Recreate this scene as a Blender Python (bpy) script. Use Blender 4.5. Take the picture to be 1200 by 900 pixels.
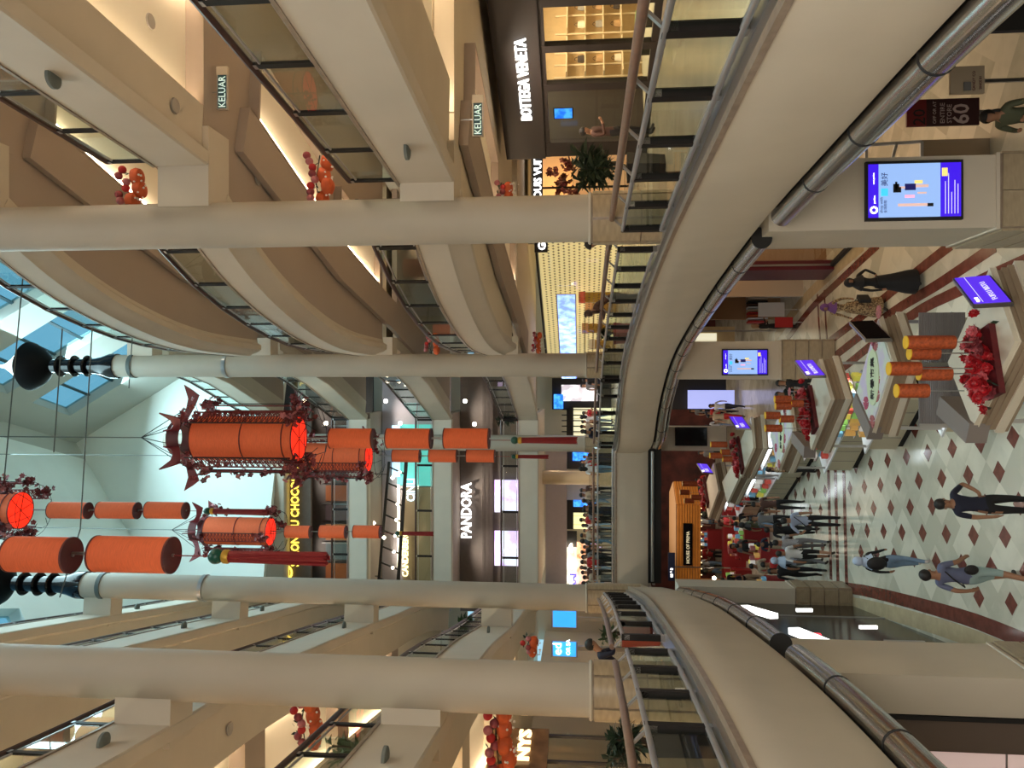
import bpy, bmesh, math, random
from mathutils import Vector, Matrix
random.seed(7)
for o in list(bpy.data.objects): bpy.data.objects.remove(o)
SC = bpy.context.scene; COL = SC.collection; PI = math.pi
# ---------------------------------------------------------------- camera, sky, light, exposure
CZ = 1.65; F = 900.0; PIT = math.atan(82/900)
cam = bpy.data.cameras.new('camera'); cam.sensor_fit = 'HORIZONTAL'; cam.sensor_width = 36; cam.lens = 36*F/1200; cam.clip_end = 300; cam.clip_start = .05
co = bpy.data.objects.new('camera', cam); COL.objects.link(co); SC.camera = co
cp, sp = math.cos(PIT), math.sin(PIT)
back = Vector((0,-cp,-sp)); right = Vector((0,sp,-cp)); up = Vector((1,0,0))
m = Matrix((right, up, back)).transposed().to_4x4(); m.translation = (0,0,CZ); co.matrix_world = m
w = bpy.data.worlds.new('sky'); SC.world = w; w.use_nodes = True
nt = w.node_tree; bg = nt.nodes['Background']
sky = nt.nodes.new('ShaderNodeTexSky'); sky.sky_type = 'HOSEK_WILKIE'; sky.turbidity = 4; sky.ground_albedo = .4
sky.sun_direction = (0.5,-.45,.74)
hs = nt.nodes.new('ShaderNodeMix'); hs.data_type = 'RGBA'; hs.inputs[0].default_value = .75
hs.inputs[7].default_value = (.34,.62,.76,1)
nt.links.new(sky.outputs[0], hs.inputs[6]); nt.links.new(hs.outputs[2], bg.inputs[0]); bg.inputs[1].default_value = 1.15
SC.view_settings.view_transform = 'Standard'; SC.view_settings.look = 'None'; SC.view_settings.gamma = 1
SC.view_settings.use_curve_mapping = False; SC.view_settings.exposure = 0.28
SC.cycles.max_bounces = 7; SC.cycles.diffuse_bounces = 4; SC.cycles.glossy_bounces = 3; SC.cycles.transparent_max_bounces = 16; SC.cycles.transmission_bounces = 4
SC.cycles.sample_clamp_indirect = 4; SC.cycles.use_denoising = True
def area(name, loc, sx, sy, power, col, rot=(0,0,0)):
    l = bpy.data.lights.new(name, 'AREA'); l.shape = 'RECTANGLE'; l.size = sx; l.size_y = sy; l.energy = power; l.color = col
    o = bpy.data.objects.new(name, l); COL.objects.link(o); o.location = loc; o.rotation_euler = rot; return o
WARM = (1,.83,.63); NEUT = (1,.91,.78); COOL = (.62,.93,1)
def spot(name, loc, power, col, cone=2.5, size=.07):
    l = bpy.data.lights.new(name, 'SPOT'); l.energy = power; l.color = col; l.spot_size = cone; l.spot_blend = .7; l.shadow_soft_size = size
    o = bpy.data.objects.new(name, l); COL.objects.link(o); o.location = loc; return o
area('roof_daylight', (-1.5,22,23), 6, 24, 4600, COOL, (0,0,-.2))
area('atrium_fill', (-.6,5,17), 5, 8, 380, NEUT, (0,0,0))  # added fill lamp high out of view, brightens the atrium
area('atrium_fill', (-.4,-1.0,3.5), 4, 1.6, 520, NEUT, (.75,0,0))  # added fill lamp above and behind the camera, brightens the main gallery edge
for k_,z_ in ((1,3.72),(2,7.75),(3,11.8),(4,15.8)):
    for i_ in range(5):
        spot('gallery_downlight', (6.9-.35*i_*(1 if k_>1 else .6), 3+4.6*i_, z_), 300, WARM)
        spot('gallery_downlight', (-7.7-.45*i_, 4+5.2*i_, z_), 300, WARM)
    for x_ in (-8.5,-5.2,-1.5): spot('gallery_downlight', (x_,37.4,z_), 190, NEUT)
for x_,y_ in ((3.2,30),(1.6,36),(-1,40.5),(-4,40.5),(-7,40.5),(-10,38)): spot('gallery_downlight', (x_,y_,3.72), 200, WARM)
area('concourse_fill', (5.2,21,-1.35), 3, 12, 230, (1,.72,.45))  # this and the next two: fill lamps added to brighten the ground floor
area('concourse_fill', (-4.5,37,-1.35), 8, 8, 240, WARM)
area('concourse_fill', (-1.6,4,-1.35), 3.4, 5, 140, NEUT)
# ---------------------------------------------------------------- pixel -> point of the place
def ray(x, y):
    r = (450-y)/F; u = (600-x)/F
    return Vector((r, cp-u*sp, sp+u*cp))
def Z(x, y, z):
    d = ray(x,y); t = (z-CZ)/d.z; return (d.x*t, d.y*t)
def D(x, y, Y):
    d = ray(x,y); t = Y/d.y; return Vector((d.x*t, Y, d.z*t+CZ))
# ---------------------------------------------------------------- materials
def mat(name, col, rough=.6, metal=0, var=0.0, vscale=6.0, emit=None, es=1.0, bump=0, bscale=40, spec=.5, stretch=None):
    m = bpy.data.materials.new(name); m.use_nodes = True; nt = m.node_tree; b = nt.nodes['Principled BSDF']
    b.inputs['Base Color'].default_value = (*col,1); b.inputs['Roughness'].default_value = rough; b.inputs['Metallic'].default_value = metal
    b.inputs['Specular IOR Level'].default_value = spec
    tc = nt.nodes.new('ShaderNodeTexCoord'); mp = nt.nodes.new('ShaderNodeMapping'); nt.links.new(tc.outputs['Object'], mp.inputs[0])
    if stretch: mp.inputs['Scale'].default_value = stretch
    if var:
        n = nt.nodes.new('ShaderNodeTexNoise'); n.inputs['Scale'].default_value = vscale; n.inputs['Detail'].default_value = 5
        nt.links.new(mp.outputs[0], n.inputs['Vector'])
        r = nt.nodes.new('ShaderNodeValToRGB'); r.color_ramp.elements[0].position=.3; r.color_ramp.elements[1].position=.7
        r.color_ramp.elements[0].color = (*[c*(1-var) for c in col],1); r.color_ramp.elements[1].color = (*[min(1,c*(1+var)) for c in col],1)
        nt.links.new(n.outputs[0], r.inputs[0]); nt.links.new(r.outputs[0], b.inputs['Base Color'])
    if bump:
        n2 = nt.nodes.new('ShaderNodeTexNoise'); n2.inputs['Scale'].default_value = bscale; nt.links.new(mp.outputs[0], n2.inputs['Vector'])
        bp = nt.nodes.new('ShaderNodeBump'); bp.inputs['Strength'].default_value = bump; bp.inputs['Distance'].default_value=.01
        nt.links.new(n2.outputs[0], bp.inputs['Height']); nt.links.new(bp.outputs[0], b.inputs['Normal'])
    if emit: b.inputs['Emission Color'].default_value = (*emit,1); b.inputs['Emission Strength'].default_value = es
    return m
def glassmat(name, tint=(.93,.98,.96), ior=1.45, rough=.02):
    m = bpy.data.materials.new(name); m.use_nodes = True; nt = m.node_tree; nt.nodes.clear()
    o = nt.nodes.new('ShaderNodeOutputMaterial'); mx = nt.nodes.new('ShaderNodeMixShader'); fr = nt.nodes.new('ShaderNodeFresnel')
    fr.inputs[0].default_value = ior
    t = nt.nodes.new('ShaderNodeBsdfTransparent'); t.inputs[0].default_value = (*tint,1)
    g = nt.nodes.new('ShaderNodeBsdfGlossy'); g.inputs['Roughness'].default_value = rough
    ge=nt.nodes.new('ShaderNodeNewGeometry'); ml=nt.nodes.new('ShaderNodeMath'); ml.operation='MULTIPLY'; iv=nt.nodes.new('ShaderNodeMath'); iv.operation='SUBTRACT'; iv.inputs[0].default_value=1
    nt.links.new(ge.outputs['Backfacing'],iv.inputs[1]); nt.links.new(fr.outputs[0],ml.inputs[0]); nt.links.new(iv.outputs[0],ml.inputs[1]); nt.links.new(ml.outputs[0], mx.inputs[0]); nt.links.new(t.outputs[0], mx.inputs[1]); nt.links.new(g.outputs[0], mx.inputs[2]); nt.links.new(mx.outputs[0], o.inputs[0])
    return m
def pattern(name, kind, c1, c2, scale=4, es=0, rough=.5, c3=None):
    """small printed / lit pattern"""
    m = bpy.data.materials.new(name); m.use_nodes = True; nt = m.node_tree; b = nt.nodes['Principled BSDF']; b.inputs['Roughness'].default_value = rough
    tc = nt.nodes.new('ShaderNodeTexCoord'); r = nt.nodes.new('ShaderNodeValToRGB')
    if kind == 'voronoi':
        n = nt.nodes.new('ShaderNodeTexVoronoi'); n.inputs['Scale'].default_value = scale; out = n.outputs['Color']
    elif kind == 'wave':
        n = nt.nodes.new('ShaderNodeTexWave'); n.inputs['Scale'].default_value = scale; out = n.outputs['Fac']
    elif kind == 'brick':
        n = nt.nodes.new('ShaderNodeTexBrick'); n.inputs['Scale'].default_value = scale; out = n.outputs['Fac']
    else:
        n = nt.nodes.new('ShaderNodeTexNoise'); n.inputs['Scale'].default_value = scale; n.inputs['Detail'].default_value = 3; out = n.outputs[0]
    nt.links.new(tc.outputs['Object'], n.inputs['Vector']); nt.links.new(out, r.inputs[0])
    r.color_ramp.elements[0].position=.4; r.color_ramp.elements[1].position=.6
    r.color_ramp.elements[0].color=(*c1,1); r.color_ramp.elements[1].color=(*c2,1)
    if c3: e = r.color_ramp.elements.new(.5); e.color=(*c3,1)
    nt.links.new(r.outputs[0], b.inputs['Base Color'])
    if es: nt.links.new(r.outputs[0], b.inputs['Emission Color']); b.inputs['Emission Strength'].default_value = es
    return m
CREAM = mat('cream_paint', (.57,.51,.425), .75, var=.03, vscale=1.5)
CREAM2 = mat('cream_paint_column', (.60,.56,.475), .6, var=.025, vscale=1.2)
COLM = mat('column_paint', (.43,.39,.325), .6, var=.03, vscale=1.2)
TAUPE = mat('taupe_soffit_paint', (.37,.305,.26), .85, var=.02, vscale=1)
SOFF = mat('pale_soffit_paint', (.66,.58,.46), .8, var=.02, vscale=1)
WALLW = mat('white_wall_paint', (.78,.82,.78), .8, var=.03, vscale=.7)
ROOFP = mat('roof_paint', (.46,.47,.43), .8, var=.02, vscale=1)
LILAC = mat('lilac_grey_paint', (.42,.38,.42), .8, var=.03)
DARK = mat('black_bronze_metal', (.007,.005,.005), .5, .0, spec=.25)
BROWNR = mat('dark_brown_rail', (.045,.014,.01), .35)
WOODR = mat('brown_wood_handrail', (.17,.095,.065), .3, var=.15, vscale=12)
STEEL = mat('satin_steel', (.42,.41,.41), .28, .95)
STEELR = mat('rail_steel', (.38,.36,.36), .3, .7)
STEELB = mat('brushed_pipe_steel', (.55,.54,.53), .2, 1, var=.05, vscale=30)
STONE = mat('beige_travertine', (.36,.285,.19), .35, var=.14, vscale=5, stretch=(1,1,4))
STONED = mat('curb_stone', (.26,.20,.15), .3, var=.2, vscale=8)
GLASS = glassmat('rail_glass', (.86,.93,.91), 1.5)
GLASSD = glassmat('shop_glass', (.92,.93,.9), 1.4)
SKYG = glassmat('skylight_glass', (.62,.80,.86), 1.3)
COVE = mat('cove_strip_light', (1,.85,.6), .5, emit=(1,.78,.52), es=30)
LAMPW = mat('downlight_lens', (1,.9,.75), .5, emit=(1,.85,.62), es=14)
SPKR = mat('grey_speaker_grille', (.14,.16,.15), .7)
BLACK = mat('black_gloss', (.005,.005,.007), .14, spec=.25)
BLK = mat('black_matte', (.012,.011,.012), .7)
WHITEL = mat('white_lit_letters', (1,1,1), .5, emit=(1,1,.97), es=2.2)
YELL = mat('yellow_lit_letters', (1,.8,.1), .5, emit=(1,.72,.10), es=1.6)
BROWNF = mat('brown_shop_fascia', (.022,.016,.015), .5)
BROWNS = mat('taupe_sign_band', (.13,.10,.085), .6, var=.1)
ORANGE = mat('orange_lantern_cloth', (.70,.135,.045), .8, var=.12, vscale=9, stretch=(1,1,14), emit=(1,.12,.02), es=.05)
MAROON = mat('maroon_lantern_end', (.09,.004,.006), .5)
REDL = mat('dark_red_lattice', (.13,.008,.01), .5)
REDG = mat('glowing_red_lantern_base', (.9,.03,.01), .5, emit=(1,.025,.006), es=.9)
PETAL = mat('pink_red_blossom', (.24,.04,.05), .6, var=.3, vscale=9)
PETALD = mat('dark_red_petal', (.11,.008,.012), .6, var=.3, vscale=9)
PINK = mat('pink_petal', (.42,.13,.14), .55, var=.25, vscale=14)
LEAF = mat('dark_green_leaf', (.018,.035,.018), .5, var=.3)
LEAF2 = mat('green_leaf', (.04,.09,.03), .5, var=.3)
TASSEL = mat('red_tassel_thread', (.20,.006,.010), .6, var=.2, vscale=20, stretch=(8,8,.4))
GREENB = mat('teal_bead', (.0,.07,.05), .3)
GOLD = mat('gold_trim', (.55,.33,.05), .35, .4)
KIOSKW = mat('kiosk_white_top', (.66,.60,.49), .5, var=.03)
KIOSKB = mat('kiosk_beige_step', (.30,.225,.155), .5)
KIOSKC = mat('kiosk_counter_cream', (.56,.50,.36), .4)
KIOSKG = mat('kiosk_grey_panel', (.22,.19,.18), .5)
PURP = mat('purple_lit_sign', (.04,.01,.2), .4, emit=(.10,.03,.80), es=.85)
SIGNW = mat('sign_white_letters', (.3,.3,.35), .5, emit=(.8,.75,1), es=.7)
REDB = mat('red_box_sign', (.32,.015,.02), .5)
WOODO = mat('orange_wood_cladding', (.55,.20,.03), .5, var=.12, vscale=3, emit=(.8,.25,.02), es=.04)
ROPE = mat('thin_grey_cable', (.08,.1,.1), .5)
TERRA = mat('terracotta_pot', (.32,.06,.02), .6)
DARKPOT = mat('dark_square_pot', (.02,.018,.02), .4)
REDPOT = mat('dark_red_pot', (.25,.02,.015), .4)
SKIN = mat('skin', (.33,.17,.10), .6); HAIR = mat('black_hair', (.012,.01,.01), .6)
# ---------------------------------------------------------------- mesh builder
class M:
    def __init__(s): s.v=[]; s.f=[]; s.mi=[]; s.cur=0
    def add(s, vs, fs):
        k=len(s.v); s.v += [tuple(v) for v in vs]; s.f += [tuple(i+k for i in f) for f in fs]; s.mi += [s.cur]*len(fs); return s
    def box(s, c, d, rz=0, mat3=None):
        x,y,z = d[0]/2,d[1]/2,d[2]/2
        vs=[Vector((a*x,b*y,e*z)) for e in(-1,1) for b in(-1,1) for a in(-1,1)]
        if mat3 is not None: vs=[mat3@v for v in vs]
        elif rz: R=Matrix.Rotation(rz,3,'Z'); vs=[R@v for v in vs]
        C=Vector(c); return s.add([v+C for v in vs],[(0,2,3,1),(4,5,7,6),(0,1,5,4),(2,6,7,3),(0,4,6,2),(1,3,7,5)])
    def bar(s, a, b, wd, ht, upv=(0,0,1)):
        a,b=Vector(a),Vector(b); d=(b-a); L=d.length
        if L<1e-6: return s
        d/=L; u=Vector(upv)
        if abs(d.dot(u))>.98: u=Vector((1,0,0))
        r=d.cross(u).normalized(); u=r.cross(d)
        return s.box((a+b)/2,(L,wd,ht),mat3=Matrix((d,-r,u)).transposed())
    def ring(s, path, r, n=10, cap=True):
        """tube along 3d path; r number or list"""
        P=[Vector(p) for p in path]; k0=len(s.v); rs=r if isinstance(r,(list,tuple)) else [r]*len(P)
        pu=None; vs=[]
        for i,p in enumerate(P):
            t=(P[min(i+1,len(P)-1)]-P[max(i-1,0)]).normalized()
            if pu is None: pu=Vector((0,0,1)) if abs(t.z)<.9 else Vector((1,0,0))
            u=(pu-t*pu.dot(t)).normalized(); pu=u; v=t.cross(u)
            vs+=[p+(u*math.cos(2*PI*j/n)+v*math.sin(2*PI*j/n))*rs[i] for j in range(n)]
        fs=[(i*n+j,i*n+(j+1)%n,(i+1)*n+(j+1)%n,(i+1)*n+j) for i in range(len(P)-1) for j in range(n)]
        if cap: fs+= [tuple(range(n-1,-1,-1)), tuple((len(P)-1)*n+j for j in range(n))]
        return s.add(vs,fs)
    def lathe(s, c, prof, n=24, axis=None):
        """prof: list (r,z)"""
        vs=[(c[0]+r*math.cos(2*PI*j/n),c[1]+r*math.sin(2*PI*j/n),c[2]+z) for r,z in prof for j in range(n)]
        fs=[(i*n+j,i*n+(j+1)%n,(i+1)*n+(j+1)%n,(i+1)*n+j) for i in range(len(prof)-1) for j in range(n)]
        closed=tuple(prof[0])==tuple(prof[-1])
        if prof[0][0]>1e-4 and not closed: fs.append(tuple(range(n-1,-1,-1)))
        if prof[-1][0]>1e-4 and not closed: fs.append(tuple((len(prof)-1)*n+j for j in range(n)))
        return s.add(vs,fs)
    def prism(s, poly, z0, z1):
        n=len(poly); a=sum(poly[i][0]*poly[(i+1)%n][1]-poly[(i+1)%n][0]*poly[i][1] for i in range(n))
        if a<0: poly=poly[::-1]
        vs=[(p[0],p[1],z0) for p in poly]+[(p[0],p[1],z1) for p in poly]
        return s.add(vs,[tuple(range(n-1,-1,-1)),tuple(range(n,2*n))]+[(i,(i+1)%n,n+(i+1)%n,n+i) for i in range(n)])
    def sweep(s, poly, prof, side=1):
        """prof closed loop (offset,z), offset positive away from atrium"""
        off=[offs(poly,o,side) for o,_ in prof]; n=len(prof); m_=len(poly)
        vs=[(off[j][i][0],off[j][i][1],prof[j][1]) for i in range(m_) for j in range(n)]
        fs=[(i*n+j,i*n+(j+1)%n,(i+1)*n+(j+1)%n,(i+1)*n+j) for i in range(m_-1) for j in range(n)]
        fs+=[tuple(range(n-1,-1,-1)),tuple((m_-1)*n+j for j in range(n))]
        return s.add(vs,fs)
    def ball(s, c, r, n=8, k=6, sc=(1,1,1)):
        vs=[(c[0]+sc[0]*r*math.sin(PI*i/k)*math.cos(2*PI*j/n),c[1]+sc[1]*r*math.sin(PI*i/k)*math.sin(2*PI*j/n),c[2]+sc[2]*r*math.cos(PI*i/k)) for i in range(k+1) for j in range(n)]
        return s.add(vs,[(i*n+j,(i+1)*n+j,(i+1)*n+(j+1)%n,i*n+(j+1)%n) for i in range(k) for j in range(n)])
    def build(s, name, mats, parent=None, smooth=False, kind=None, world=True, loc=None):
        if not isinstance(mats,(list,tuple)): mats=[mats]
        me=bpy.data.meshes.new(name)
        wl=Vector((0,0,0))
        if parent and world:
            p=parent
            while p: wl+=p.location; p=p.parent
        me.from_pydata([tuple(Vector(v)-wl) for v in s.v],[],s.f)
        for m_ in mats: me.materials.append(m_)
        if len(mats)>1:
            for p,i in zip(me.polygons,s.mi): p.material_index=i
        bm=bmesh.new(); bm.from_mesh(me); bmesh.ops.remove_doubles(bm,verts=bm.verts,dist=1e-5)
        bmesh.ops.recalc_face_normals(bm,faces=bm.faces); bm.to_mesh(me); bm.free()
        if smooth:
            for p in me.polygons: p.use_smooth=True
            try: me.set_sharp_from_angle(angle=math.radians(38))
            except Exception: pass
        o=bpy.data.objects.new(name,me); COL.objects.link(o)
        if parent: o.parent=parent
        if kind: o['kind']=kind
        if loc: o.location=loc
        return o
def offs(poly,o,side=1):
    n=len(poly); out=[]
    for i in range(n):
        a=Vector(poly[max(i-1,0)][:2]); b=Vector(poly[i][:2]); c=Vector(poly[min(i+1,n-1)][:2])
        d1=(b-a).normalized() if i>0 else (c-b).normalized(); d2=(c-b).normalized() if i<n-1 else d1
        n1=Vector((d1.y,-d1.x))*side; n2=Vector((d2.y,-d2.x))*side; nn=(n1+n2).normalized(); k=1/max(.5,nn.dot(n1))
        out.append(tuple(b+nn*o*k))
    return out
def smooth(poly,k=4):
    out=[]; n=len(poly)
    for i in range(n-1):
        p0,p1,p2,p3=[Vector(poly[j][:2]) for j in (max(i-1,0),i,i+1,min(i+2,n-1))]
        for t in [q/k for q in range(k)]:
            out.append(tuple(.5*((2*p1)+(p2-p0)*t+(2*p0-5*p1+4*p2-p3)*t*t+(3*p1-p0-3*p2+p3)*t**3)))
    return out+[tuple(poly[-1][:2])]
def resample(poly,step):
    L=[0]
    for a,b in zip(poly,poly[1:]): L.append(L[-1]+math.dist(a,b))
    n=max(1,round(L[-1]/step)); out=[]; k=0
    for i in range(n+1):
        t=L[-1]*i/n
        while k<len(poly)-2 and L[k+1]<t: k+=1
        q=(t-L[k])/max(1e-9,L[k+1]-L[k]); a,b=poly[k],poly[k+1]
        out.append((a[0]+(b[0]-a[0])*q,a[1]+(b[1]-a[1])*q))
    return out
def E(name,label,cat,loc=(0,0,0),group=None,rz=0):
    o=bpy.data.objects.new(name,None); COL.objects.link(o); o.location=loc; o.rotation_euler.z=rz; o.empty_display_size=.2
    o['label']=label; o['category']=cat
    if group: o['group']=group
    return o
def tag(o,label,cat,group=None):
    o['label']=label; o['category']=cat
    if group: o['group']=group
    return o
def st(o,label=None,cat=None):
    o['kind']='structure'
    if label: o['label']=label
    if cat: o['category']=cat
    return o
def inst(src,parent=None,loc=(0,0,0),rz=None,sc=None,rot=None):
    o=src.copy(); COL.objects.link(o); o.parent=parent; o.location=loc
    if rz is not None: o.rotation_euler=(0,0,rz)
    if rot is not None: o.rotation_euler=rot
    if sc is not None: o.scale=sc
    return o
def copy_tree(src,loc,rz=0,label=None,sc=None):
    r=inst(src,None,loc,rz,sc)
    if label: r['label']=label
    for ch in list(src.children):
        c=ch.copy(); COL.objects.link(c); c.parent=r
        for g in ch.children:
            d=g.copy(); COL.objects.link(d); d.parent=c
    return r
def text(name,s,size,loc,normal_to,mat_,parent=None,upv=(0,0,1),ext=.02,sx=1,flip=False,align='LEFT',bold=0):
    """text whose baseline runs along `normal_to` (right direction), up = upv"""
    cu=bpy.data.curves.new(name,'FONT'); cu.body=s; cu.size=size; cu.extrude=ext; cu.align_x=align; cu.resolution_u=2; cu.offset=bold
    to=bpy.data.objects.new(name,cu); dg=bpy.context.evaluated_depsgraph_get()
    me=bpy.data.meshes.new_from_object(to); bpy.data.objects.remove(to)
    R=Vector(normal_to).normalized(); U=Vector(upv); U=(U-R*U.dot(R)).normalized(); N=R.cross(U)
    me.transform(Matrix((R*sx,U,N)).transposed().to_4x4()); me.materials.clear(); me.materials.append(mat_)
    o=bpy.data.objects.new(name,me); COL.objects.link(o); L=Vector(loc)
    if parent:
        o.parent=parent; p=parent
        while p: L-=p.location; p=p.parent
    o.location=L; return o
# ---------------------------------------------------------------- heights and plan
GF=-5.9
def top(k): return 4.54+4.034*(k-2)
def bot(k): return top(k)-.886
def flr(k): return top(k)-.30 if k>1 else 0.0
R1=smooth([(2.3,-3),(2.45,2),(2.46,5),(2.36,7.7),(2.12,12.0),(1.5,17.2),(.55,22.4),(-.9,26.0),(-2.15,27.8),(-2.66,29.9)],4)
L1=smooth([(-2.6,-3),(-2.85,3),(-3.0,6.4),(-3.18,8.6),(-3.5,11),(-4.05,14.5),(-4.75,17.8),(-5.9,22.6),(-7.2,27.5),(-7.7,29.9)],4)
def RA(k): return [(4.05,1),(3.63,7.1),(3.18,12.1)] if k==2 else [(4.35,1),(3.92,7.5),(3.55,11.95)]
RB=smooth([(2.95,12.5),(2.5,13.35),(2.0,14.5),(1.55,16),(1.2,17.7),(1.0,19.2),(.9,20.8),(.88,23.4)],4)
RC=[(.86,25.1),(.45,27.6),(0,29.8),(-1.68,35.4)]
def LU(k): 
    d=.15 if k==2 else 0
    return smooth([(-3.6+d,2),(-4.55+d,7.5),(-5.05+d,10.9),(-5.5+d,14.4),(-6.1+d,17.6),(-6.85,21.4),(-7.55,24.8),(-8.6,30),(-10.2,35.4)],4)
WALLR=13.5; WALLL=-14.5
COLS=[(2.63,12.25),(.6,24.3),(-2.72,35.2),(-4.4,11.1),(-6.12,22.1)]
COLR=.37
# ================================================================ STRUCTURE
# ---- ground floor
def gfloor():
    mm = bpy.data.materials.new('cream_marble_floor'); mm.use_nodes=True; nt=mm.node_tree; b=nt.nodes['Principled BSDF']
    b.inputs['Roughness'].default_value=.16
    tc=nt.nodes.new('ShaderNodeTexCoord'); mp=nt.nodes.new('ShaderNodeMapping'); mp.inputs['Rotation'].default_value=(0,0,math.radians(35)); mp.inputs['Scale'].default_value=(1.77,1.77,1)
    ck=nt.nodes.new('ShaderNodeTexVoronoi'); ck.distance='CHEBYCHEV'; ck.inputs['Scale'].default_value=1.0; ck.inputs['Randomness'].default_value=0.0
    nz=nt.nodes.new('ShaderNodeTexNoise'); nz.inputs['Scale'].default_value=2.2; nz.inputs['Detail'].default_value=6
    r=nt.nodes.new('ShaderNodeValToRGB'); r.color_ramp.elements[0].color=(.47,.45,.36,1); r.color_ramp.elements[1].color=(.64,.61,.50,1); r.color_ramp.elements[0].position=.35; r.color_ramp.elements[1].position=.65
    ad=nt.nodes.new('ShaderNodeMix'); ad.data_type='FLOAT'; ad.inputs[0].default_value=.45
    nt.links.new(tc.outputs['Object'],mp.inputs[0]); nt.links.new(mp.outputs[0],ck.inputs['Vector']); nt.links.new(tc.outputs['Object'],nz.inputs['Vector'])
    sc_=nt.nodes.new('ShaderNodeSeparateColor'); nt.links.new(ck.outputs['Color'],sc_.inputs[0])
    nt.links.new(nz.outputs[0],ad.inputs[2]); nt.links.new(sc_.outputs[0],ad.inputs[3]); nt.links.new(ad.outputs[0],r.inputs[0]); nt.links.new(r.outputs[0],b.inputs['Base Color'])
    return mm
FLOORM=gfloor(); BRN=mat('brown_marble',(.145,.042,.03),.16,var=.25,vscale=6); TANM=mat('tan_marble_border',(.50,.40,.25),.16,var=.1,vscale=5)
fl=M().box((0,24,GF-.25),(40,60,.5)).build('floor',FLOORM); st(fl)
a=Vector((.193,-1.113)); c=Vector((-1.14,-.20)); o0=Vector((-2.37,19.16))
dm=M(); q=.205; ua=a.normalized()*q*1.0; uc=c.normalized()*q*1.0
dm.prism([tuple(ua),tuple(uc),tuple(-ua),tuple(-uc)],-.01,.004)
d0=dm.build('floor_tile',BRN,fl,world=False); d0.location=(o0.x-0,o0.y-24,GF-(GF-.25)+0) if False else (o0.x,o0.y,GF)
def inside(p):
    x,y=p
    if y<8 or y>33: return False
    lx=-4.75+(y-17)*-.13 if y>17 else -4.75+(17-y)*.09
    rx=1.15-(y-19)*.25 if y>19 else 1.15+(19-y)*.12
    return lx+.45<x<rx-.25
band3=[(-2.2,24.35),(-5.75,24.0)]
n=0
for i in range(-14,12):
    for j in range(-6,6):
        for h in (0,.5):
            p=o0+a*(i+h)+c*(j+h)
            if not inside(p) or (22.5<p.y<24.7 and p.x<-1.5): continue
            n+=1
            if n==1: d0.location=(p.x,p.y,GF); d0.parent=None; DT=d0
            else: inst(d0,None,(p.x,p.y,GF))
for o in list(COL.objects):
    if o.name.startswith('floor_tile'): o.parent=fl; 
def strip(name,cl,wd,mt,z=.006):
    off=[offs(cl,wd/2,1),offs(cl,-wd/2,1)]
    k=M()
    for i in range(len(cl)-1):
        k.prism([off[0][i],off[0][i+1],off[1][i+1],off[1][i]],GF-.01,GF+z)
    return k.build(name,mt,fl)
fl.location=(0,0,0)
strip('floor_band',smooth([(-6.6,24.5),(-5.8,22.6),(-4.8,17.1),(-4.4,13.9),(-4.1,9)],4),.30,BRN,.008)
strip('floor_border',smooth([(-6.95,24.5),(-6.2,22.5),(-5.15,17),(-4.75,13.9),(-4.4,9)],4),.36,TANM,.006)
for dy in (0,.75,1.4): strip('floor_band',[(-5.95,22.75+dy),(-2.0,23.05+dy)],.24,BRN,.008)
for pts in ([(1116,286),(1060,330),(1005,375),(972,400)],[(1167,288),(1100,333),(1040,370),(975,420)],[(1215,300),(1130,338),(1060,375),(980,438)],[(1030,286),(985,328),(950,362),(922,398)]):
    strip('floor_band',smooth([Z(x,y,GF) for x,y in pts],4),.25,BRN,.008)
strip('floor_border',smooth([Z(x,y,GF) for x,y in ((1012,286),(972,322),(938,356),(908,396))],4),.38,TANM,.007)
for pts in ([(958,345),(961,398)],[(966,340),(969,398)]): strip('floor_band',[Z(x,y,GF) for x,y in pts],.12,BRN,.01)

# ---- storey 1 slab: fascia ring all round the void
ring=R1[:-1]+[(-2.66,29.9)]
def slab1():
    prof=[(0,.30),(0,-.62),(.10,-.89),(.75,-.89),(.75,-1.05),(2.2,-1.05),(2.2,-.35),(1.0,-.35),(1.0,0.0),(.42,0.0),(.42,.30)]
    for nm,p,s in (('wall_right',R1,1),('wall_left',L1,-1),('wall_far',[(-7.95,29.9),(-2.4,29.9)],1)):
        if nm=='wall_far': p=[(-2.4,29.9),(-7.95,29.9)]; s=1
        k=M(); k.sweep(p,prof,s) if nm!='wall_far' else k.sweep(p,prof,1)
        st(k.build(nm,CREAM,smooth=True))
        cb=M(); cb.sweep(p,[(-.012,.36),(-.012,.30),(.45,.30),(.45,.36)],s)
        st(cb.build('trim_1',STONED))
        c2=M(); c2.sweep(p,[(.08,.42),(.08,.35),(.32,.35),(.32,.42)],s)
        st(c2.build('trim_2',STEEL))
slab1()
def area_right(poly,xw): return list(poly)+[(xw,poly[-1][1]),(xw,poly[0][1])]
def far_clip(p): return p
f1=M()
f1.prism([(x,y) for x,y in offs(R1,.6,1)]+[(-1.8,45),(WALLR,45),(WALLR,-3)],-.35,0.0)
f1.prism([(x,y) for x,y in offs(L1,.6,-1)]+[(-8,45),(WALLL,45),(WALLL,-3)],-.35,0.0)
f1.prism([(-8.0,30.5),(-1.8,30.5),(-1.8,45),(-8,45)],-.35,-.001)
FL1=mat('upper_floor_marble',(.42,.35,.25),.2,var=.12,vscale=1.5)
st(f1.build('floor_1',FL1))
g1=M()
g1.prism([(x,y) for x,y in offs(R1,.9,1)]+[(-1.8,45),(WALLR,45),(WALLR,-3)],-1.25,-1.15)
g1.prism([(x,y) for x,y in offs(L1,.9,-1)]+[(-8,45),(WALLL,45),(WALLL,-3)],-1.25,-1.15)
g1.prism([(-8.0,30.9),(-1.8,30.9),(-1.8,45),(-8,45)],-1.249,-1.149)
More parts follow.
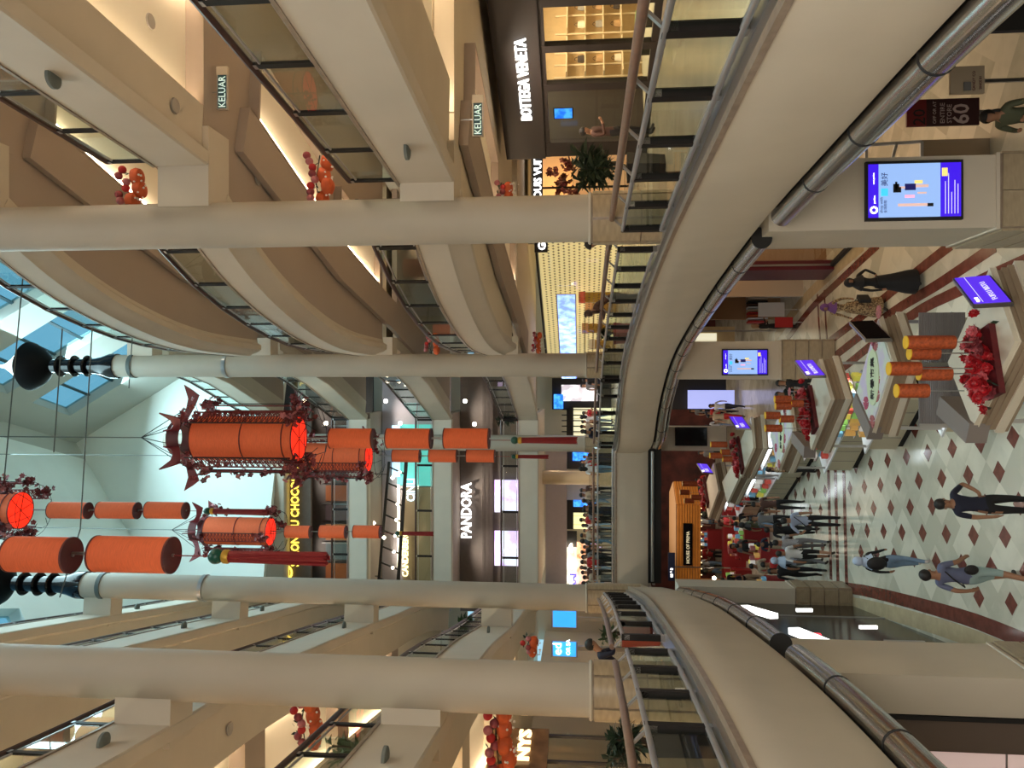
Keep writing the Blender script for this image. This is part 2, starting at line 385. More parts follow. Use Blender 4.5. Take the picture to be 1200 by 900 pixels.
st(g1.build('ceiling_ground_floor',TAUPE))
# ---- upper slabs
def fascia_prof(k,w1,b_style=False):
    t,b=top(k),bot(k)
    if b_style: return [(0,t),(0,b+.36),(.06,b+.30),(.12,b+.12),(.20,b),(.34,b),(.42,b+.12),(w1,b+.12),(w1,b+.5),(.35,t-.04),(.35,t)]
    return [(0,t),(0,b+.03),(.03,b),(.22,b-.02),(.30,b+.10),(.42,b+.12),(w1,b+.12),(w1,b+.26),(.35,b+.26),(.35,t-.06),(.35,t)]
RECM=mat('white_recess_paint',(.86,.80,.68),.85)
def upper(k):
    t,b=top(k),bot(k)
    w1={2:1.75,3:1.0,4:1.0,5:1.0}[k]; wr=1.7
    if k<5:
        ra=RA(k)+[(RA(k)[-1][0]-.02,12.3)] if False else RA(k)
        st(M().sweep(ra,fascia_prof(k,w1),1).build('wall_right',[CREAM],smooth=True))
        st(M().sweep(RB,fascia_prof(k,.5,True),1).build('wall_right',[CREAM],smooth=True))
    st(M().sweep(RC,fascia_prof(k,.9),1).build('wall_right',[CREAM],smooth=True))
    lu=LU(k)
    st(M().sweep(lu,fascia_prof(k,1.2),-1).build('wall_left',[CREAM],smooth=True))
    st(M().sweep([(-1.68,35.4),(-10.2,35.4)],fascia_prof(k,1.0),1).build('wall_far',[CREAM],smooth=True))
    # trims on top of the fascia
    for nm,p,s in ([('a',RA(k),1),('b',RB,1)] if k<5 else [])+[('c',RC,1),('l',lu,-1),('f',[(-1.68,35.4),(-10.2,35.4)],1)]:
        st(M().sweep(p,[(-.02,t+.05),(-.02,t),(.2,t),(.2,t+.05)],s).build('trim_1',STONED if nm!='f' else STEEL))
    # floors, soffits
    fm=M(); cm=M(); LN=M()
    def region(p,s,xw,wband,cove,yend=None):
        inn=offs(p,.3,s); fm.prism(inn+[(xw,inn[-1][1]),(xw,inn[0][1])],t-.42,t-.30)
        # soffit strips
        i1=offs(p,wband,s)
        if cove:
            i2=offs(p,wband+wr,s); i3=offs(p,wband-.35,s)
            rs=resample(i1,1.0)
            LN.prism([*offs(p,wband-.45,s),*offs(p,wband+wr+.45,s)[::-1]],b+.435,b+.462)
            cm.prism(i2+[(xw,i2[-1][1]),(xw,i2[0][1])],b+.12,b+.25)
            # recess ceiling above
            i4=offs(p,wband+wr+.35,s)
            pass
        else:
            cm.prism(i1+[(xw,i1[-1][1]),(xw,i1[0][1])],b+.13,b+.30)
    if k<5:
        region(RA(k),1,WALLR,w1-.02,True)
        region(RB,1,WALLR,.48,False)
        # lit recess: cross beams and hidden strip
        p=RA(k); i1=offs(p,w1,1); i2=offs(p,w1+wr,1)
    region(RC,1,WALLR,.88,False)
    region(lu,-1,WALLL,1.18,True)
    fm.prism([(-10.4,35.8),(-1.4,35.8),(-1.4,44),(-10.4,44)],t-.42,t-.31)
    cm.prism([(-10.4,36.3),(-1.4,36.3),(-1.4,44),(-10.4,44)],b+.125,b+.30)
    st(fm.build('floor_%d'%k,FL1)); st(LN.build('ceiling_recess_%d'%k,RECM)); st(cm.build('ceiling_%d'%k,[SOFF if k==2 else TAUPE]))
    def beams(p,s,w,ys,name='trim_3',lit=True):
        i0=offs(p,w-.35,s); i1=offs(p,w+wr+.35,s)
        def at(pl,y):
            for a_,b_ in zip(pl,pl[1:]):
                if a_[1]<=y<=b_[1]: q=(y-a_[1])/(b_[1]-a_[1]); return (a_[0]+(b_[0]-a_[0])*q,y)
            return pl[-1] if y>pl[-1][1] else pl[0]
        for y in ys:
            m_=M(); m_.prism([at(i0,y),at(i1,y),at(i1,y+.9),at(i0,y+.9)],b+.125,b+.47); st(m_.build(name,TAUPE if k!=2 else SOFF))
        if lit:
            n0=max(p[0][1],2); 
            st_=[y+.9 for y in ys[:-1]]; en=ys[1:]
            for y0,y1 in zip(st_,en):
                for pl in (offs(p,w-.22,s),offs(p,w+wr+.22,s)):
                    em=M(); qs=[at(pl,y0+.1+(y1-y0-.2)*i/6) for i in range(7)]
                    for u_,v_ in zip(qs,qs[1:]): em.bar((*u_,b+.30),(*v_,b+.30),.07,.05)
                    st(em.build('ceiling_light_strip',COVE))
    if k<5:
        ys={2:[1.5,6.0,12.7],3:[1.5,5.2,12.05],4:[1.5,5.2,12.05]}[k]
        beams(RA(k)+([(3.45,13.2)] if k>2 else [(3.1,13.7)]),1,w1,[y for y in ys])
    beams(lu,-1,1.2,[3,8.3,13.6,19,24.5])
for k in (2,3,4,5): upper(k)
# straight corridor soffit with lit recess behind the right bulge (storeys 2-4)
LITP=mat('lit_recess_panel',(1,.85,.6),.6,emit=(1,.74,.46),es=.55)
for k in (2,3,4):
    b=bot(k); p=[(5.0,13.4),(3.5,19.0),(2.6,24.5),(1.9,28)]
    st(M().sweep(p,[(-.9,b+.10),(-.9,b-.04),(0,b-.06),(.0,b+.5),(-.1,b+.5)],1).build('trim_3',TAUPE))
    for q0,q1 in ((0.03,.30),(.36,.62)):
        def at(t_): 
            L=resample(p,.2); return L[int(t_*(len(L)-1))]
        A_,B_=at(q0),at(q1); A2=(A_[0]+1.3,A_[1]+.1); B2=(B_[0]+1.3,B_[1]+.1)
        st(M().prism([A_,B_,B2,A2],b+.10,b+.128).build('ceiling_recess',RECM)); fr_=M()
        for u_,v_ in ((A_,B_),(B_,B2),(B2,A2),(A2,A_)): fr_.bar((*u_,b+.03),(*v_,b+.03),.06,.20)
        st(fr_.build('trim_3',TAUPE)); st(M().bar((A_[0]+.10,A_[1],b+.0),(B_[0]+.10,B_[1],b+.0),.05,.03).build('ceiling_light_strip',COVE))
# ---- stubs that tie columns to the slabs
for k in (2,3,4,5):
    t,b=top(k),bot(k)
    if k<5:
        e={2:3.25,3:3.6,4:3.6}[k]
        st(M().box(((2.9+e+.6)/2,12.35,(t+b)/2),(e+.6-2.9,.72,t-b-.02)).build('trim_4',CREAM))
    st(M().box((1.05,24.45,(t+b)/2),(.9,.62,t-b-.02)).build('trim_4',CREAM))
    st(M().box((-4.95,11.15,(t+b)/2),(.9,.66,t-b-.02),.05).build('trim_4',CREAM))
    st(M().box((-6.75,22.2,(t+b)/2),(1.1,.6,t-b-.02),.1).build('trim_4',CREAM))
# ---- back walls, end walls
for k in (1,2,3,4,5):
    z0=flr(k)-.05; z1=bot(k+1)+.15
    if k==1: z0=-.02
    st(M().box((WALLR+.1,21,(z0+z1)/2),(.2,50,z1-z0)).build('wall_right',SOFF)); 
    st(M().box((WALLL-.1,21,(z0+z1)/2),(.2,50,z1-z0)).build('wall_left',SOFF))
st(M().box((WALLR+.1,21,(GF-1.2)/2),(.2,50,4.8)).build('wall_right',SOFF)); st(M().box((WALLL-.1,21,(GF-1.2)/2),(.2,50,4.8)).build('wall_left',SOFF))
st(M().box((0,45.2,-1),(30,.3,12)).build('wall_far',SOFF)); st(M().box((0,-4.2,8),(32,.3,30)).build('wall_back',TAUPE)); st(M().box((0,-2.0,-.3),(24,4.2,.3)).build('floor_0',FL1))
for k in (2,3,4,5):
    z0=flr(k)-.05; z1=bot(k+1)+.15
    st(M().box((-2,43.9,(z0+z1)/2),(30,.2,z1-z0)).build('wall_far',SOFF))
# upper right inner walls with smooth plaster: the gallery wall seen above the railings
for k in (2,3,4):
    z0,z1=flr(k),bot(k+1)+.4
    st(M().sweep([(9.6,1),(8.9,8),(8.2,13),(7.6,19),(6.4,26)],[(0,z0),(0,z1),(.15,z1),(.15,z0)],1).build('wall_right',SOFF))
    st(M().sweep([(-9.0,1),(-9.4,10),(-10,17),(-11,24),(-12.6,32)],[(0,z0),(0,z1),(.15,z1),(.15,z0)],-1).build('wall_left',SOFF))
DISHM=mat('dish_black',(.003,.003,.004),.6,spec=.12)
# ---- round columns
def stone_base(parent,cx,cy,r,z0,z1,courses,nseg=6):
    h=(z1-z0)/courses
    k=M()
    seg=2*PI/nseg
    a0=.02/r
    def arc(rr,z): return [(rr*math.cos(a0+(seg-2*a0)*i/5),rr*math.sin(a0+(seg-2*a0)*i/5),z) for i in range(6)]
    vs=arc(r,0)+arc(r,h-.02)+arc(r-.03,h-.02)+arc(r-.03,0)
    fs=[(i,i+1,7+i,6+i) for i in range(5)]+[(6+i,7+i,13+i,12+i) for i in range(5)]+[(18+i,19+i,1+i,i) for i in range(5)]+[(0,6,12,18),(5,23,17,11)]
    k.add(vs,fs); p0=k.build('panel',STONE,None,world=False,smooth=True)
    n=0
    for c_ in range(courses):
        for s_ in range(nseg):
            if n==0: o=p0; o.parent=parent; o.location=(0,0,z0); o.rotation_euler.z=.3
            else: inst(p0,parent,(0,0,z0+c_*h),seg*(s_)+.3)
            n+=1
for i,(x,y) in enumerate(COLS):
    c_=bpy.data.objects.new('column',None); COL.objects.link(c_); c_.location=(x,y,0)
    capped=i in (1,4)
    zt={0:21,1:19.75*.82+.9,2:24,3:21,4:18.5}[i]
    zt={0:21,1:D(130,428,24.3).z,2:21.5,3:21,4:D(92,690,22.1).z}[i]
    st(c_)
    c_['label']=['thick taupe round column on the right gallery edge by the dark bronze shopfront','slim pale column with black flared top between lit lattice shop and lantern string','slender far column behind the middle lantern string','thick taupe round column on the left gallery edge beside the potted plant','pale column with black ribbed top on the left, beyond the thick one'][i]
    M().lathe((x,y,0),[(COLR,1.5),(COLR,zt)],40).build('shaft',COLM,c_,smooth=True)
    M().lathe((x,y,0),[(COLR+.02,0.0),(COLR+.02,1.5)],40).build('core',STONED,c_,smooth=True)
    stone_base(c_,x,y,COLR+.05,.0,1.5,2)
    M().lathe((x,y,0),[(COLR+.03,1.5),(COLR+.045,1.52),(COLR+.03,1.55)],40).build('collar',COLM,c_,smooth=True)
    if capped:
        zr=[D(157,428,24.3).z,D(267,428,24.3).z] if i==1 else [D(122,690,22.1).z,D(240,690,22.1).z]
        for z in zr: M().lathe((x,y,z),[(COLR+.005,-.07),(COLR+.03,-.06),(COLR+.03,.06),(COLR+.005,.07)],40).build('ring',STEEL if z==zr[1] else ROPE,c_,smooth=True)
        n=M(); H=D(62,428,24.3).z-D(130,428,24.3).z
        n.lathe((x,y,zt),[(COLR+.04,-.25),(COLR+.04,0),(.33,.25),(.26,.55),(.22,H)],28)
        n.build('neck',BLACK,c_,smooth=True)
        for q_ in (.4,.62,.86): M().lathe((x,y,zt+H*q_),[(.2,-.04),(.33,-.04),(.36,0),(.33,.04),(.2,.04)],28).build('ring',BLACK,c_,smooth=True)
        d_=M(); d_.lathe((x,y,zt+H),[(.06,0),(.2,.05),(.62,.42),(.80,.74),(.82,.80),(.78,.80),(.6,.52),(.15,.2),(0,.18)],40); d_.build('dish',DISHM,c_,smooth=True)
        M().lathe((x,y,zt+H+.6),[(0,0),(.4,.2),(.55,.45),(.3,.75),(.08,1.1),(.03,1.35),(0,1.36)],24).build('finial',STEELR,c_,smooth=True)
# ---- ground floor piers
def pier(cx,cy,sx,sy,rz,label):
    p=bpy.data.objects.new('pier',None); COL.objects.link(p); p.location=(cx,cy,GF); p.rotation_euler.z=rz; st(p); p['label']=label
    M().box((0,0,1.56+(-1.1-GF-1.56)/2),(sx,sy,-1.1-GF-1.56)).build('shaft',CREAM,p,world=False)
    M().box((0,0,.78),(sx+.03,sy+.03,1.56)).build('core',STONED,p,world=False)
    pm=M().box((0,0,.185),(sx/2-.01,.04,.355)).build('panel',STONE,p,world=False); pm.location=(-sx/4,-sy/2-.03,.01); 
    for r_ in range(4):
        for s_ in (-1,1):
            if r_ or s_>0: inst(pm,p,(s_*sx/4,-sy/2-.03,.01+r_*.385))
    sm=M().box((0,0,.185),(.04,sy/2-.01,.355)).build('panel',STONE,p,world=False); sm.location=(-sx/2-.03,-sy/4,.01)
    for r_ in range(4):
        for s_ in (-1,1):
            for e_ in (-1,1):
                if (r_,s_,e_)!=(0,-1,-1): inst(sm,p,(e_*(sx/2+.03),s_*sy/4,.01+r_*.385))
    M().box((0,0,1.59),(sx+.05,sy+.05,.05)).build('ledge',CREAM,p,world=False)
    return p
P1=pier(2.78,12.4,1.05,1.5,0,'square cream pier with stone base carrying the nearer lit screen')
P2=pier(.72,24.4,1.15,1.2,0,'square cream pier with stone base carrying the farther lit screen')
P3=pier(-2.3,33.2,1.0,1.0,0,'far square pier with a black screen')
P4=pier(-4.1,11.25,.52,1.3,-.02,'cream pier on the left below the big left column')
P5=pier(-6.15,22.7,.75,.8,0,'narrow pier with stone base at the far left end of the marble border')
# ---- roof
th=math.radians(15.3); dv=Vector((-math.sin(th),math.cos(th),0)); rv=Vector((math.cos(th),math.sin(th),0)); P0=Vector((-1.7,36.0,0))
RIDGE=(-1.25,26.46); SL=1.465
def rp(r,d,dz=0):
    z=RIDGE[1]-abs(r-RIDGE[0])*(SL if r>RIDGE[0] else .8)+dz
    return P0+rv*r+dv*d+Vector((0,0,z))
nR=lambda side:(rv*((SL if side>0 else .8)*side)+Vector((0,0,1))).normalized()
def slopebar(r0,r1,d0,d1,t0,t1,name,mt):
    """slab on one slope between r0..r1, d0..d1, thickness t0..t1 along the normal"""
    s=1 if (r0+r1)/2>RIDGE[0] else -1; n_=nR(s)
    vs=[rp(r,d)+n_*t for t in(t0,t1) for (r,d) in ((r0,d0),(r1,d0),(r1,d1),(r0,d1))]
    o=M().add(vs,[(3,2,1,0),(4,5,6,7),(0,1,5,4),(1,2,6,5),(2,3,7,6),(3,0,4,7)]).build(name,mt); return o
RB0,RB1=-.42,6.6; GBAR=mat('glazing_bar',(.03,.07,.09),.5)
for s in (1,-1):
    f=lambda r: RIDGE[0]+s*(r-RIDGE[0])
    st(slopebar(f(RIDGE[0]),f(RB0),-34,.3,-.02,.5,'ceiling_roof',ROOFP))
    d=-2.45
    if s<0:
        st(slopebar(f(RB0),-8.75,-34,.3,-.02,.5,'ceiling_roof',WALLW)); st(slopebar(-8.75,-12.6,-9.9,.3,-.02,.5,'ceiling_roof',WALLW)); st(slopebar(-8.75,-12.6,-34,-9.9,.40,.42,'window_9',SKYG)); continue
    st(slopebar(f(RB0),f(RB1),-2.45,.3,-.02,.5,'trim_5',ROOFP))
    for i in range(8):
        st(slopebar(f(RB0),f(RB1),d-2.55-1.5,d-2.55,-.02,.5,'trim_5',ROOFP))
        g=slopebar(f(RB0),f(RB1),d-2.55,d,.40,.42,'window_%d'%(i+1),SKYG); st(g)
        for r_ in (.25,.95,1.65,2.35,3.05,3.75,4.45):
            b0=slopebar(f(r_-.03),f(r_+.03),d-2.55,d,.33,.40,'trim_6',GBAR); st(b0)
        d-=4.05
# gable wall
gw=M(); 
pts=[(-6.6,12),(5.6,12),(5.6,RIDGE[1]-(5.6-RIDGE[0])*SL),(RIDGE[0],RIDGE[1]),(-6.6-1.5,RIDGE[1]-(6.6+1.5+RIDGE[0])*SL)]
gz=16.2
pp=[(-14,gz),(9,gz),(RIDGE[0]+7,RIDGE[1]+.1-7*SL),(RIDGE[0],RIDGE[1]+.1),(-14,RIDGE[1]+.1-12.75*.8)]
vs=[P0+rv*r+dv*.0+Vector((0,0,z)) for r,z in pp]+[P0+rv*r+dv*.3+Vector((0,0,z)) for r,z in pp]
n=len(pp)
gw.add(vs,[tuple(range(n)),tuple(range(2*n-1,n-1,-1))]+[(i,(i+1)%n,n+(i+1)%n,n+i) for i in range(n)])
st(gw.build('wall_far',WALLW))
#@@REST
# ================================================================ RAILINGS
def rail_upper(name,label,poly,s,zt,spacing,group='upper gallery railings',h=.80):
    pts=resample(poly,spacing); pts=[tuple(Vector(q)) for q in offs(pts,.10,s)]
    c0=pts[len(pts)//2]; r=E(name,label,'railing',(c0[0],c0[1],zt+.05),group)
    L=Vector(r.location); glass=None
    for i,(x,y) in enumerate(pts):
        a=pts[max(i-1,0)]; b=pts[min(i+1,len(pts)-1)]; rz=math.atan2(b[1]-a[1],b[0]-a[0])
        if i==0:
            pm=M().box((0,0,h/2),(.10,.035,h)).box((0,s*-.0,h+.0),(.10,.05,.06)).build('post',DARK,r,world=False); pm.location=Vector((x,y,zt+.05))-L; pm.rotation_euler.z=rz
            cp_=M().box((0,0,0),(.085,.05,.05)).build('bracket',STEEL,r,world=False); cp_.location=Vector((x,y,zt+.05+h-.05))-L; cp_.rotation_euler.z=rz
        else:
            inst(pm,r,Vector((x,y,zt+.05))-L,rz); inst(cp_,r,Vector((x,y,zt+.05+h-.05))-L,rz)
        if i<len(pts)-1:
            q=pts[i+1]; d=math.dist((x,y),q); rz2=math.atan2(q[1]-y,q[0]-x); mid=Vector(((x+q[0])/2,(y+q[1])/2,zt+.05))
            if glass is None: glass=M().box((0,0,h/2+.01),(1,.012,h-.10)).build('glass_panel',GLASS,r,world=False); o=glass; o.location=mid-L; o.rotation_euler.z=rz2
            else: o=inst(glass,r,mid-L,rz2)
            o.scale=(d-.06,1,1)
    P=[(x,y,zt+.05+h) for x,y in pts]
    M().ring(P,.045,8).build('handrail',BROWNR,r,smooth=True)
    M().ring([(x,y,z-.12) for x,y,z in P],.018,6).build('tube',STEELR,r,smooth=True)
    M().ring([(x,y,z-h+.07) for x,y,z in P],.018,6).build('tube',STEELR,r,smooth=True)
    return r
for k in (2,3,4):
    n_={2:'first',3:'second',4:'third'}[k]
    rail_upper('railing','dark posted glass railing on the right %s gallery above, before the thick column'%n_,RA(k),1,top(k),1.28)
    rail_upper('railing','curved glass railing of the bulging right balcony on the %s gallery above'%n_,RB,1,top(k),1.25)
for k in (2,3,4,5):
    n_={2:'first',3:'second',4:'third',5:'topmost'}[k]
    rail_upper('railing','distant glass railing of the right %s gallery beyond the slim column'%n_,RC,1,top(k),1.2)
    rail_upper('railing','glass railing along the left %s gallery above, dark posts'%n_,LU(k),-1,top(k),1.3)
    rail_upper('railing','glass railing across the far end of the %s gallery above'%n_,[(-1.68,35.4),(-10.2,35.4)],1,top(k),2.1)
def rail_main(label,poly,s,spacing,gaps=(),post=True):
    zb=.34; pts=offs(resample(poly,spacing),.20,s); c0=pts[len(pts)//2]
    r=E('railing',label,'railing',(c0[0],c0[1],zb),'railings round the void on the main gallery'); L=Vector(r.location)
    glass=None; pm=None
    for i,(x,y) in enumerate(pts):
        a=pts[max(i-1,0)]; b=pts[min(i+1,len(pts)-1)]; rz=math.atan2(b[1]-a[1],b[0]-a[0])
        loc=Vector((x,y,zb))-L
        if pm is None:
            k=M(); 
            if post: k.box((0,0,.36),(.10,.09,.72))
            else: k.box((0,0,.36),(.02,.05,.72))
            pm=k.build('post',DARK,r,world=False)
            kb=M(); sy=-s
            kb.box((.0,0,.64),(.10,.07,.08)).bar((0,0,.68),(0,-s*.15*1 if s>0 else .15,.83),.05,.025)
            bk=kb.build('bracket',STEEL,r,world=False); cl=M().box((0,0,.10),(.104,.096,.08)).build('clamp',STEEL,r,world=False); cl.location=loc; cl.rotation_euler.z=rz; pm.location=loc; bk.location=loc; pm.rotation_euler.z=rz; bk.rotation_euler.z=rz
        else: inst(pm,r,loc,rz); inst(bk,r,loc,rz); inst(cl,r,loc,rz)
        if i<len(pts)-1:
            q=pts[i+1]; d=math.dist((x,y),q); rz2=math.atan2(q[1]-y,q[0]-x); mid=Vector(((x+q[0])/2,(y+q[1])/2,zb))-L
            if glass is None: glass=M().box((0,0,.36),(1,.014,.66)).build('glass_panel',GLASS,r,world=False); o=glass; o.location=mid; o.rotation_euler.z=rz2
            else: o=inst(glass,r,mid,rz2)
            o.scale=(d-.04,1,1)
    inn=offs(pts,.15,s)
    M().ring([(x,y,zb+.86) for x,y in inn],.045,10).build('handrail',WOODR,r,smooth=True)
    M().ring([(x,y,zb+.70) for x,y in offs(pts,-.02,s)],.030,10).build('tube',STEELR,r,smooth=True)
    M().ring([(x,y,zb+.13) for x,y in offs(pts,-.03,s)],.030,10).build('tube',STEELR,r,smooth=True)
    return r
def cut(poly,y0,y1):
    R=resample(poly,.1); return [p for p in R if y0<=p[1]<=y1]
rail_main('wood topped glass railing at the right, nearest stretch before the thick column',cut(R1,1,11.75),1,1.13)
rail_main('wood topped glass railing in front of the lit lattice shop between two columns',cut(R1,12.85,24.0),1,1.28)
rail_main('far stretch of wood topped railing beyond the slim capped column',cut(R1,24.2,29.8),1,1.2)
rail_main('wood topped glass railing at the left, nearest stretch before the thick column',cut(L1,2,10.6),-1,1.13)
rail_main('wood topped glass railing on the left between the two left columns',cut(L1,11.6,21.6),-1,1.2)
rail_main('plain straight railing across the far end of the void, crowd behind it',[(-2.5,29.95),(-7.7,29.95)],1,1.75,post=False)
# ================================================================ BUMPER PIPES under the main gallery
def pipe(label,poly,s,y0,y1):
    c_=cut(poly,y0,y1); pl=offs(c_,.12,s); r=E('steel_pipe',label,'pipe',(*pl[0],-1.06),'steel pipes under the gallery edge')
    pts=resample(pl,1.62)
    for a,b in zip(pts,pts[1:]):
        seg=cut2(pl,a,b); P=[(x,y,-1.10) for x,y in seg]
        M().ring(P,.15,20).build('segment',STEELB,r,smooth=True)
        t=(Vector(P[1])-Vector(P[0])).normalized()
        M().ring([Vector(P[0])-t*.012,Vector(P[0])+t*.012],.156,20).build('joint_ring',BLK,r,smooth=True)
    thin=[(x,y,-1.34) for x,y in offs(c_,.32,s)]
    M().ring(thin,.05,10).build('lower_tube',STEELB,r,smooth=True)
    M().sweep(offs(c_,.28,s),[(-.02,-.88),(-.02,-1.30),(.02,-1.30),(.02,-.88)],s).build('hanger',BLK,r)
def cut2(pl,a,b):
    R=resample(pl,.2); ia=min(range(len(R)),key=lambda i:math.dist(R[i],a)); ib=min(range(len(R)),key=lambda i:math.dist(R[i],b))
    q=R[ia:ib+1]; return [a]+q[1:-1]+[b] if len(q)>2 else [a,b]
pipe('brushed steel pipe in segments under the right gallery edge, nearest the viewer',R1,1,1.5,10.9)
pipe('brushed steel pipe under the curved right gallery edge beyond the first pier',R1,1,12.0,28.6)
pipe('brushed steel pipe under the left gallery edge, nearest the viewer',L1,-1,2,10.2)
pipe('curved segmented steel pipe under the left gallery edge towards the far end',L1,-1,10.9,21.8)
fr=E('steel_pipe','thin pale rail along the underside of the far gallery edge','pipe',(-5,29.9,-1.1))
M().ring([(-2.6,29.95,-1.05),(-7.6,29.95,-1.05)],.06,10).build('tube',STEEL,fr,smooth=True); M().box((-5.1,30.1,-1.15),(5.2,.1,.5)).build('hanger',BLK,fr)
# ================================================================ LANTERNS
def blossoms(k,c,n,r,spread,col=0):
    for _ in range(n):
        p=Vector(c)+Vector((random.gauss(0,spread),random.gauss(0,spread),random.gauss(0,spread)))
        k.cur=random.choice([0,0,1,1,2]) if col==0 else col
        # five petals
        ax=Vector((random.uniform(-1,1),random.uniform(-1,1),random.uniform(-1,1))).normalized(); u=ax.orthogonal().normalized(); v=ax.cross(u)
        for j in range(5):
            a_=2*PI*j/5; d=u*math.cos(a_)+v*math.sin(a_); e_=v*math.cos(a_)-u*math.sin(a_)
            k.add([p,p+d*r*.6+e_*r*.42+ax*r*.25,p+d*r+ax*r*.15,p+d*r*.6-e_*r*.42+ax*r*.25],[(0,1,2,3)])
    k.cur=0
def lantern(loc,label,rz=0,seed=1):
    """big lantern: loc = centre of bottom disc"""
    random.seed(seed); x,y,z=loc; L=E('lantern',label,'lantern',(x,y,z),'big orange lanterns in red lattice frames',0)
    H=2.35
    M().lathe((x,y,z),[(.50,.02),(.50,H/2)],40).build('shade',ORANGE,L,smooth=True)
    M().lathe((x,y,z+H/2),[(.50,0),(.50,H/2)],40).build('shade',ORANGE,L,smooth=True)
    for zz in (0.0,.22,H/2,H): M().lathe((x,y,z+zz),[(.495,-.012),(.512,-.012),(.512,.012),(.495,.012),(.495,-.012)],40).build('hoop',MAROON,L,smooth=True)
    M().lathe((x,y,z),[(0,-.005),(.485,-.005),(.485,.012),(0,.012)],40).build('base_disc',REDG,L,smooth=True); bd=list(COL.objects)[-1]
    M().lathe((x,y,z+H),[(0,0),(.5,0),(.5,.02),(0,.02)],40).build('top_disc',MAROON,L)
    sp=M()
    for j in range(6):
        a_=PI*j/3+rz; sp.bar((x,y,z-.015),(x+.5*math.cos(a_),y+.5*math.sin(a_),z-.015),.012,.012)
    sp.build('spokes',MAROON,bd)
    # lattice panels
    pm=M(); W=.30; zs=[-.0+i*.125 for i in range(19)]
    for sx in (-1,1): pm.box((sx*W/2,0,1.12),(.025,.025,2.3))
    for i,zz in enumerate(zs):
        if i<18:
            pm.bar((-W/2,0,zz),(W/2,0,zz+.125),.014,.014); pm.bar((W/2,0,zz),(-W/2,0,zz+.125),.014,.014)
            pm.bar((-W/2,0,zz+.062),(0,0,zz),.012,.012); pm.bar((0,0,zz),(W/2,0,zz+.062),.012,.012)
        pm.box((0,0,zz),(W,.016,.014))
    po=None; ANG=[math.radians(q) for q in (228,312,0,48,132,180)]
    for j in range(6):
        a_=ANG[j]+rz; c_=Vector((.74*math.cos(a_),.74*math.sin(a_),-.02))
        if po is None: po=pm.build('lattice_panel',REDL,L,world=False); po.location=c_; po.rotation_euler.z=a_+PI/2
        else: inst(po,L,c_,a_+PI/2)
    # crown: ring and six upswept fins
    cr=M()
    cr.lathe((x,y,z+H+.30),[(.34,.02),(.38,0),(.38,.30),(.34,.30),(.34,.02)],32)
    cr.build('crown_hoop',MAROON,L,smooth=True)
    fin=M()
    prof=[(.36,.44),(.46,.20),(.66,.05),(.90,.0),(1.22,.10),(1.10,-.10),(.98,-.26),(.78,-.18),(.56,-.06),(.36,.05)]
    vs=[(a_,-.015,b_) for a_,b_ in prof]+[(a_,.015,b_) for a_,b_ in prof]; n=len(prof)
    fin.add(vs,[tuple(range(n)),tuple(range(2*n-1,n-1,-1))]+[(i,(i+1)%n,n+(i+1)%n,n+i) for i in range(n)])
    fo=None
    for j in range(6):
        a_=PI*j/3+rz
        if fo is None: fo=fin.build('crown_fin',mat('crown_red',(.17,.008,.012),.45) if 'crown_red' not in bpy.data.materials else bpy.data.materials['crown_red'],L,world=False); fo.location=(0,0,H+.26); fo.rotation_euler.z=a_
        else: inst(fo,L,(0,0,H+.26),a_)
    # wires of the frame
    wf=M()
    for j in range(6):
        a_=PI*j/3+rz; c_,s_=math.cos(a_),math.sin(a_)
        wf.ring([(x+.8*c_,y+.8*s_,z+.1),(x+.86*c_,y+.86*s_,z-.15),(x+.7*c_,y+.7*s_,z-.42),(x+.35*c_,y+.35*s_,z-.55)],.008,4)
        wf.ring([(x+.78*c_,y+.78*s_,z),(x+.78*c_,y+.78*s_,z+H)],.012,4)
        wf.ring([(x+.5*c_,y+.5*s_,z+H),(x+.8*c_,y+.8*s_,z+H+.1),(x+.0*c_,y+.0*s_,z+H+1.4)],.010,4)
    wf.ring([(x+.72*math.cos(t),y+.72*math.sin(t),z-.40) for t in [2*PI*i/24 for i in range(25)]],.008,4)
    wf.build('wire_frame',BLK,L)
    for j in range(6):
        a_=ANG[j]+rz; c_,s_=math.cos(a_),math.sin(a_); k=M()
        blossoms(k,(x+.80*c_,y+.80*s_,z+random.uniform(-.05,.12)),24,.085,.11)
        k.build('blossom_cluster',[PETAL,PETALD,PINK],L,kind='stuff')
        k=M(); blossoms(k,(x+.80*c_,y+.80*s_,z+H-.12+random.uniform(-.1,.1)),15,.085,.11); k.build('blossom_cluster',[PETAL,PETALD,PINK],L,kind='stuff')
    k=M()
    for j in range(4): a_=random.choice(ANG[2:])+rz; blossoms(k,(x+.8*math.cos(a_),y+.8*math.sin(a_),z+random.uniform(.3,2)),9,.08,.08)
    k.build('blossom_cluster',[PETAL,PETALD,PINK],L,kind='stuff')
    M().ring([(x,y,z+H+1.35),(x,y,26.5-abs(x+2.5)*.7)],.012,4).build('cable',ROPE,L)
    random.seed(11)
    return L
def small_lantern(loc,label,h=1.02,r=.225,rod=None):
    x,y,z=loc; L=E('cylinder_lantern',label,'lantern',(x,y,z),'slim orange cylinder lanterns hung in strings')
    M().lathe((x,y,z),[(r,0),(r,h)],32).build('shade',ORANGE,L,smooth=True)
    M().lathe((x,y,z),[(0,-.006),(r-.005,-.006),(r+.006,-.012),(r+.006,.015),(0,.015)],32).build('base_disc',MAROON,L,smooth=True)
    M().lathe((x,y,z+h),[(0,-.01),(r+.006,-.01),(r+.006,.012),(0,.012)],32).build('top_disc',MAROON,L,smooth=True)
    M().ring([(x,y,z-.03),(x,y,rod)],.02,6).build('hanger_rod',STEEL,L)
    return L
def px(x,y,Y): return D(x,y,Y)
names=['topmost','middle','lowest']
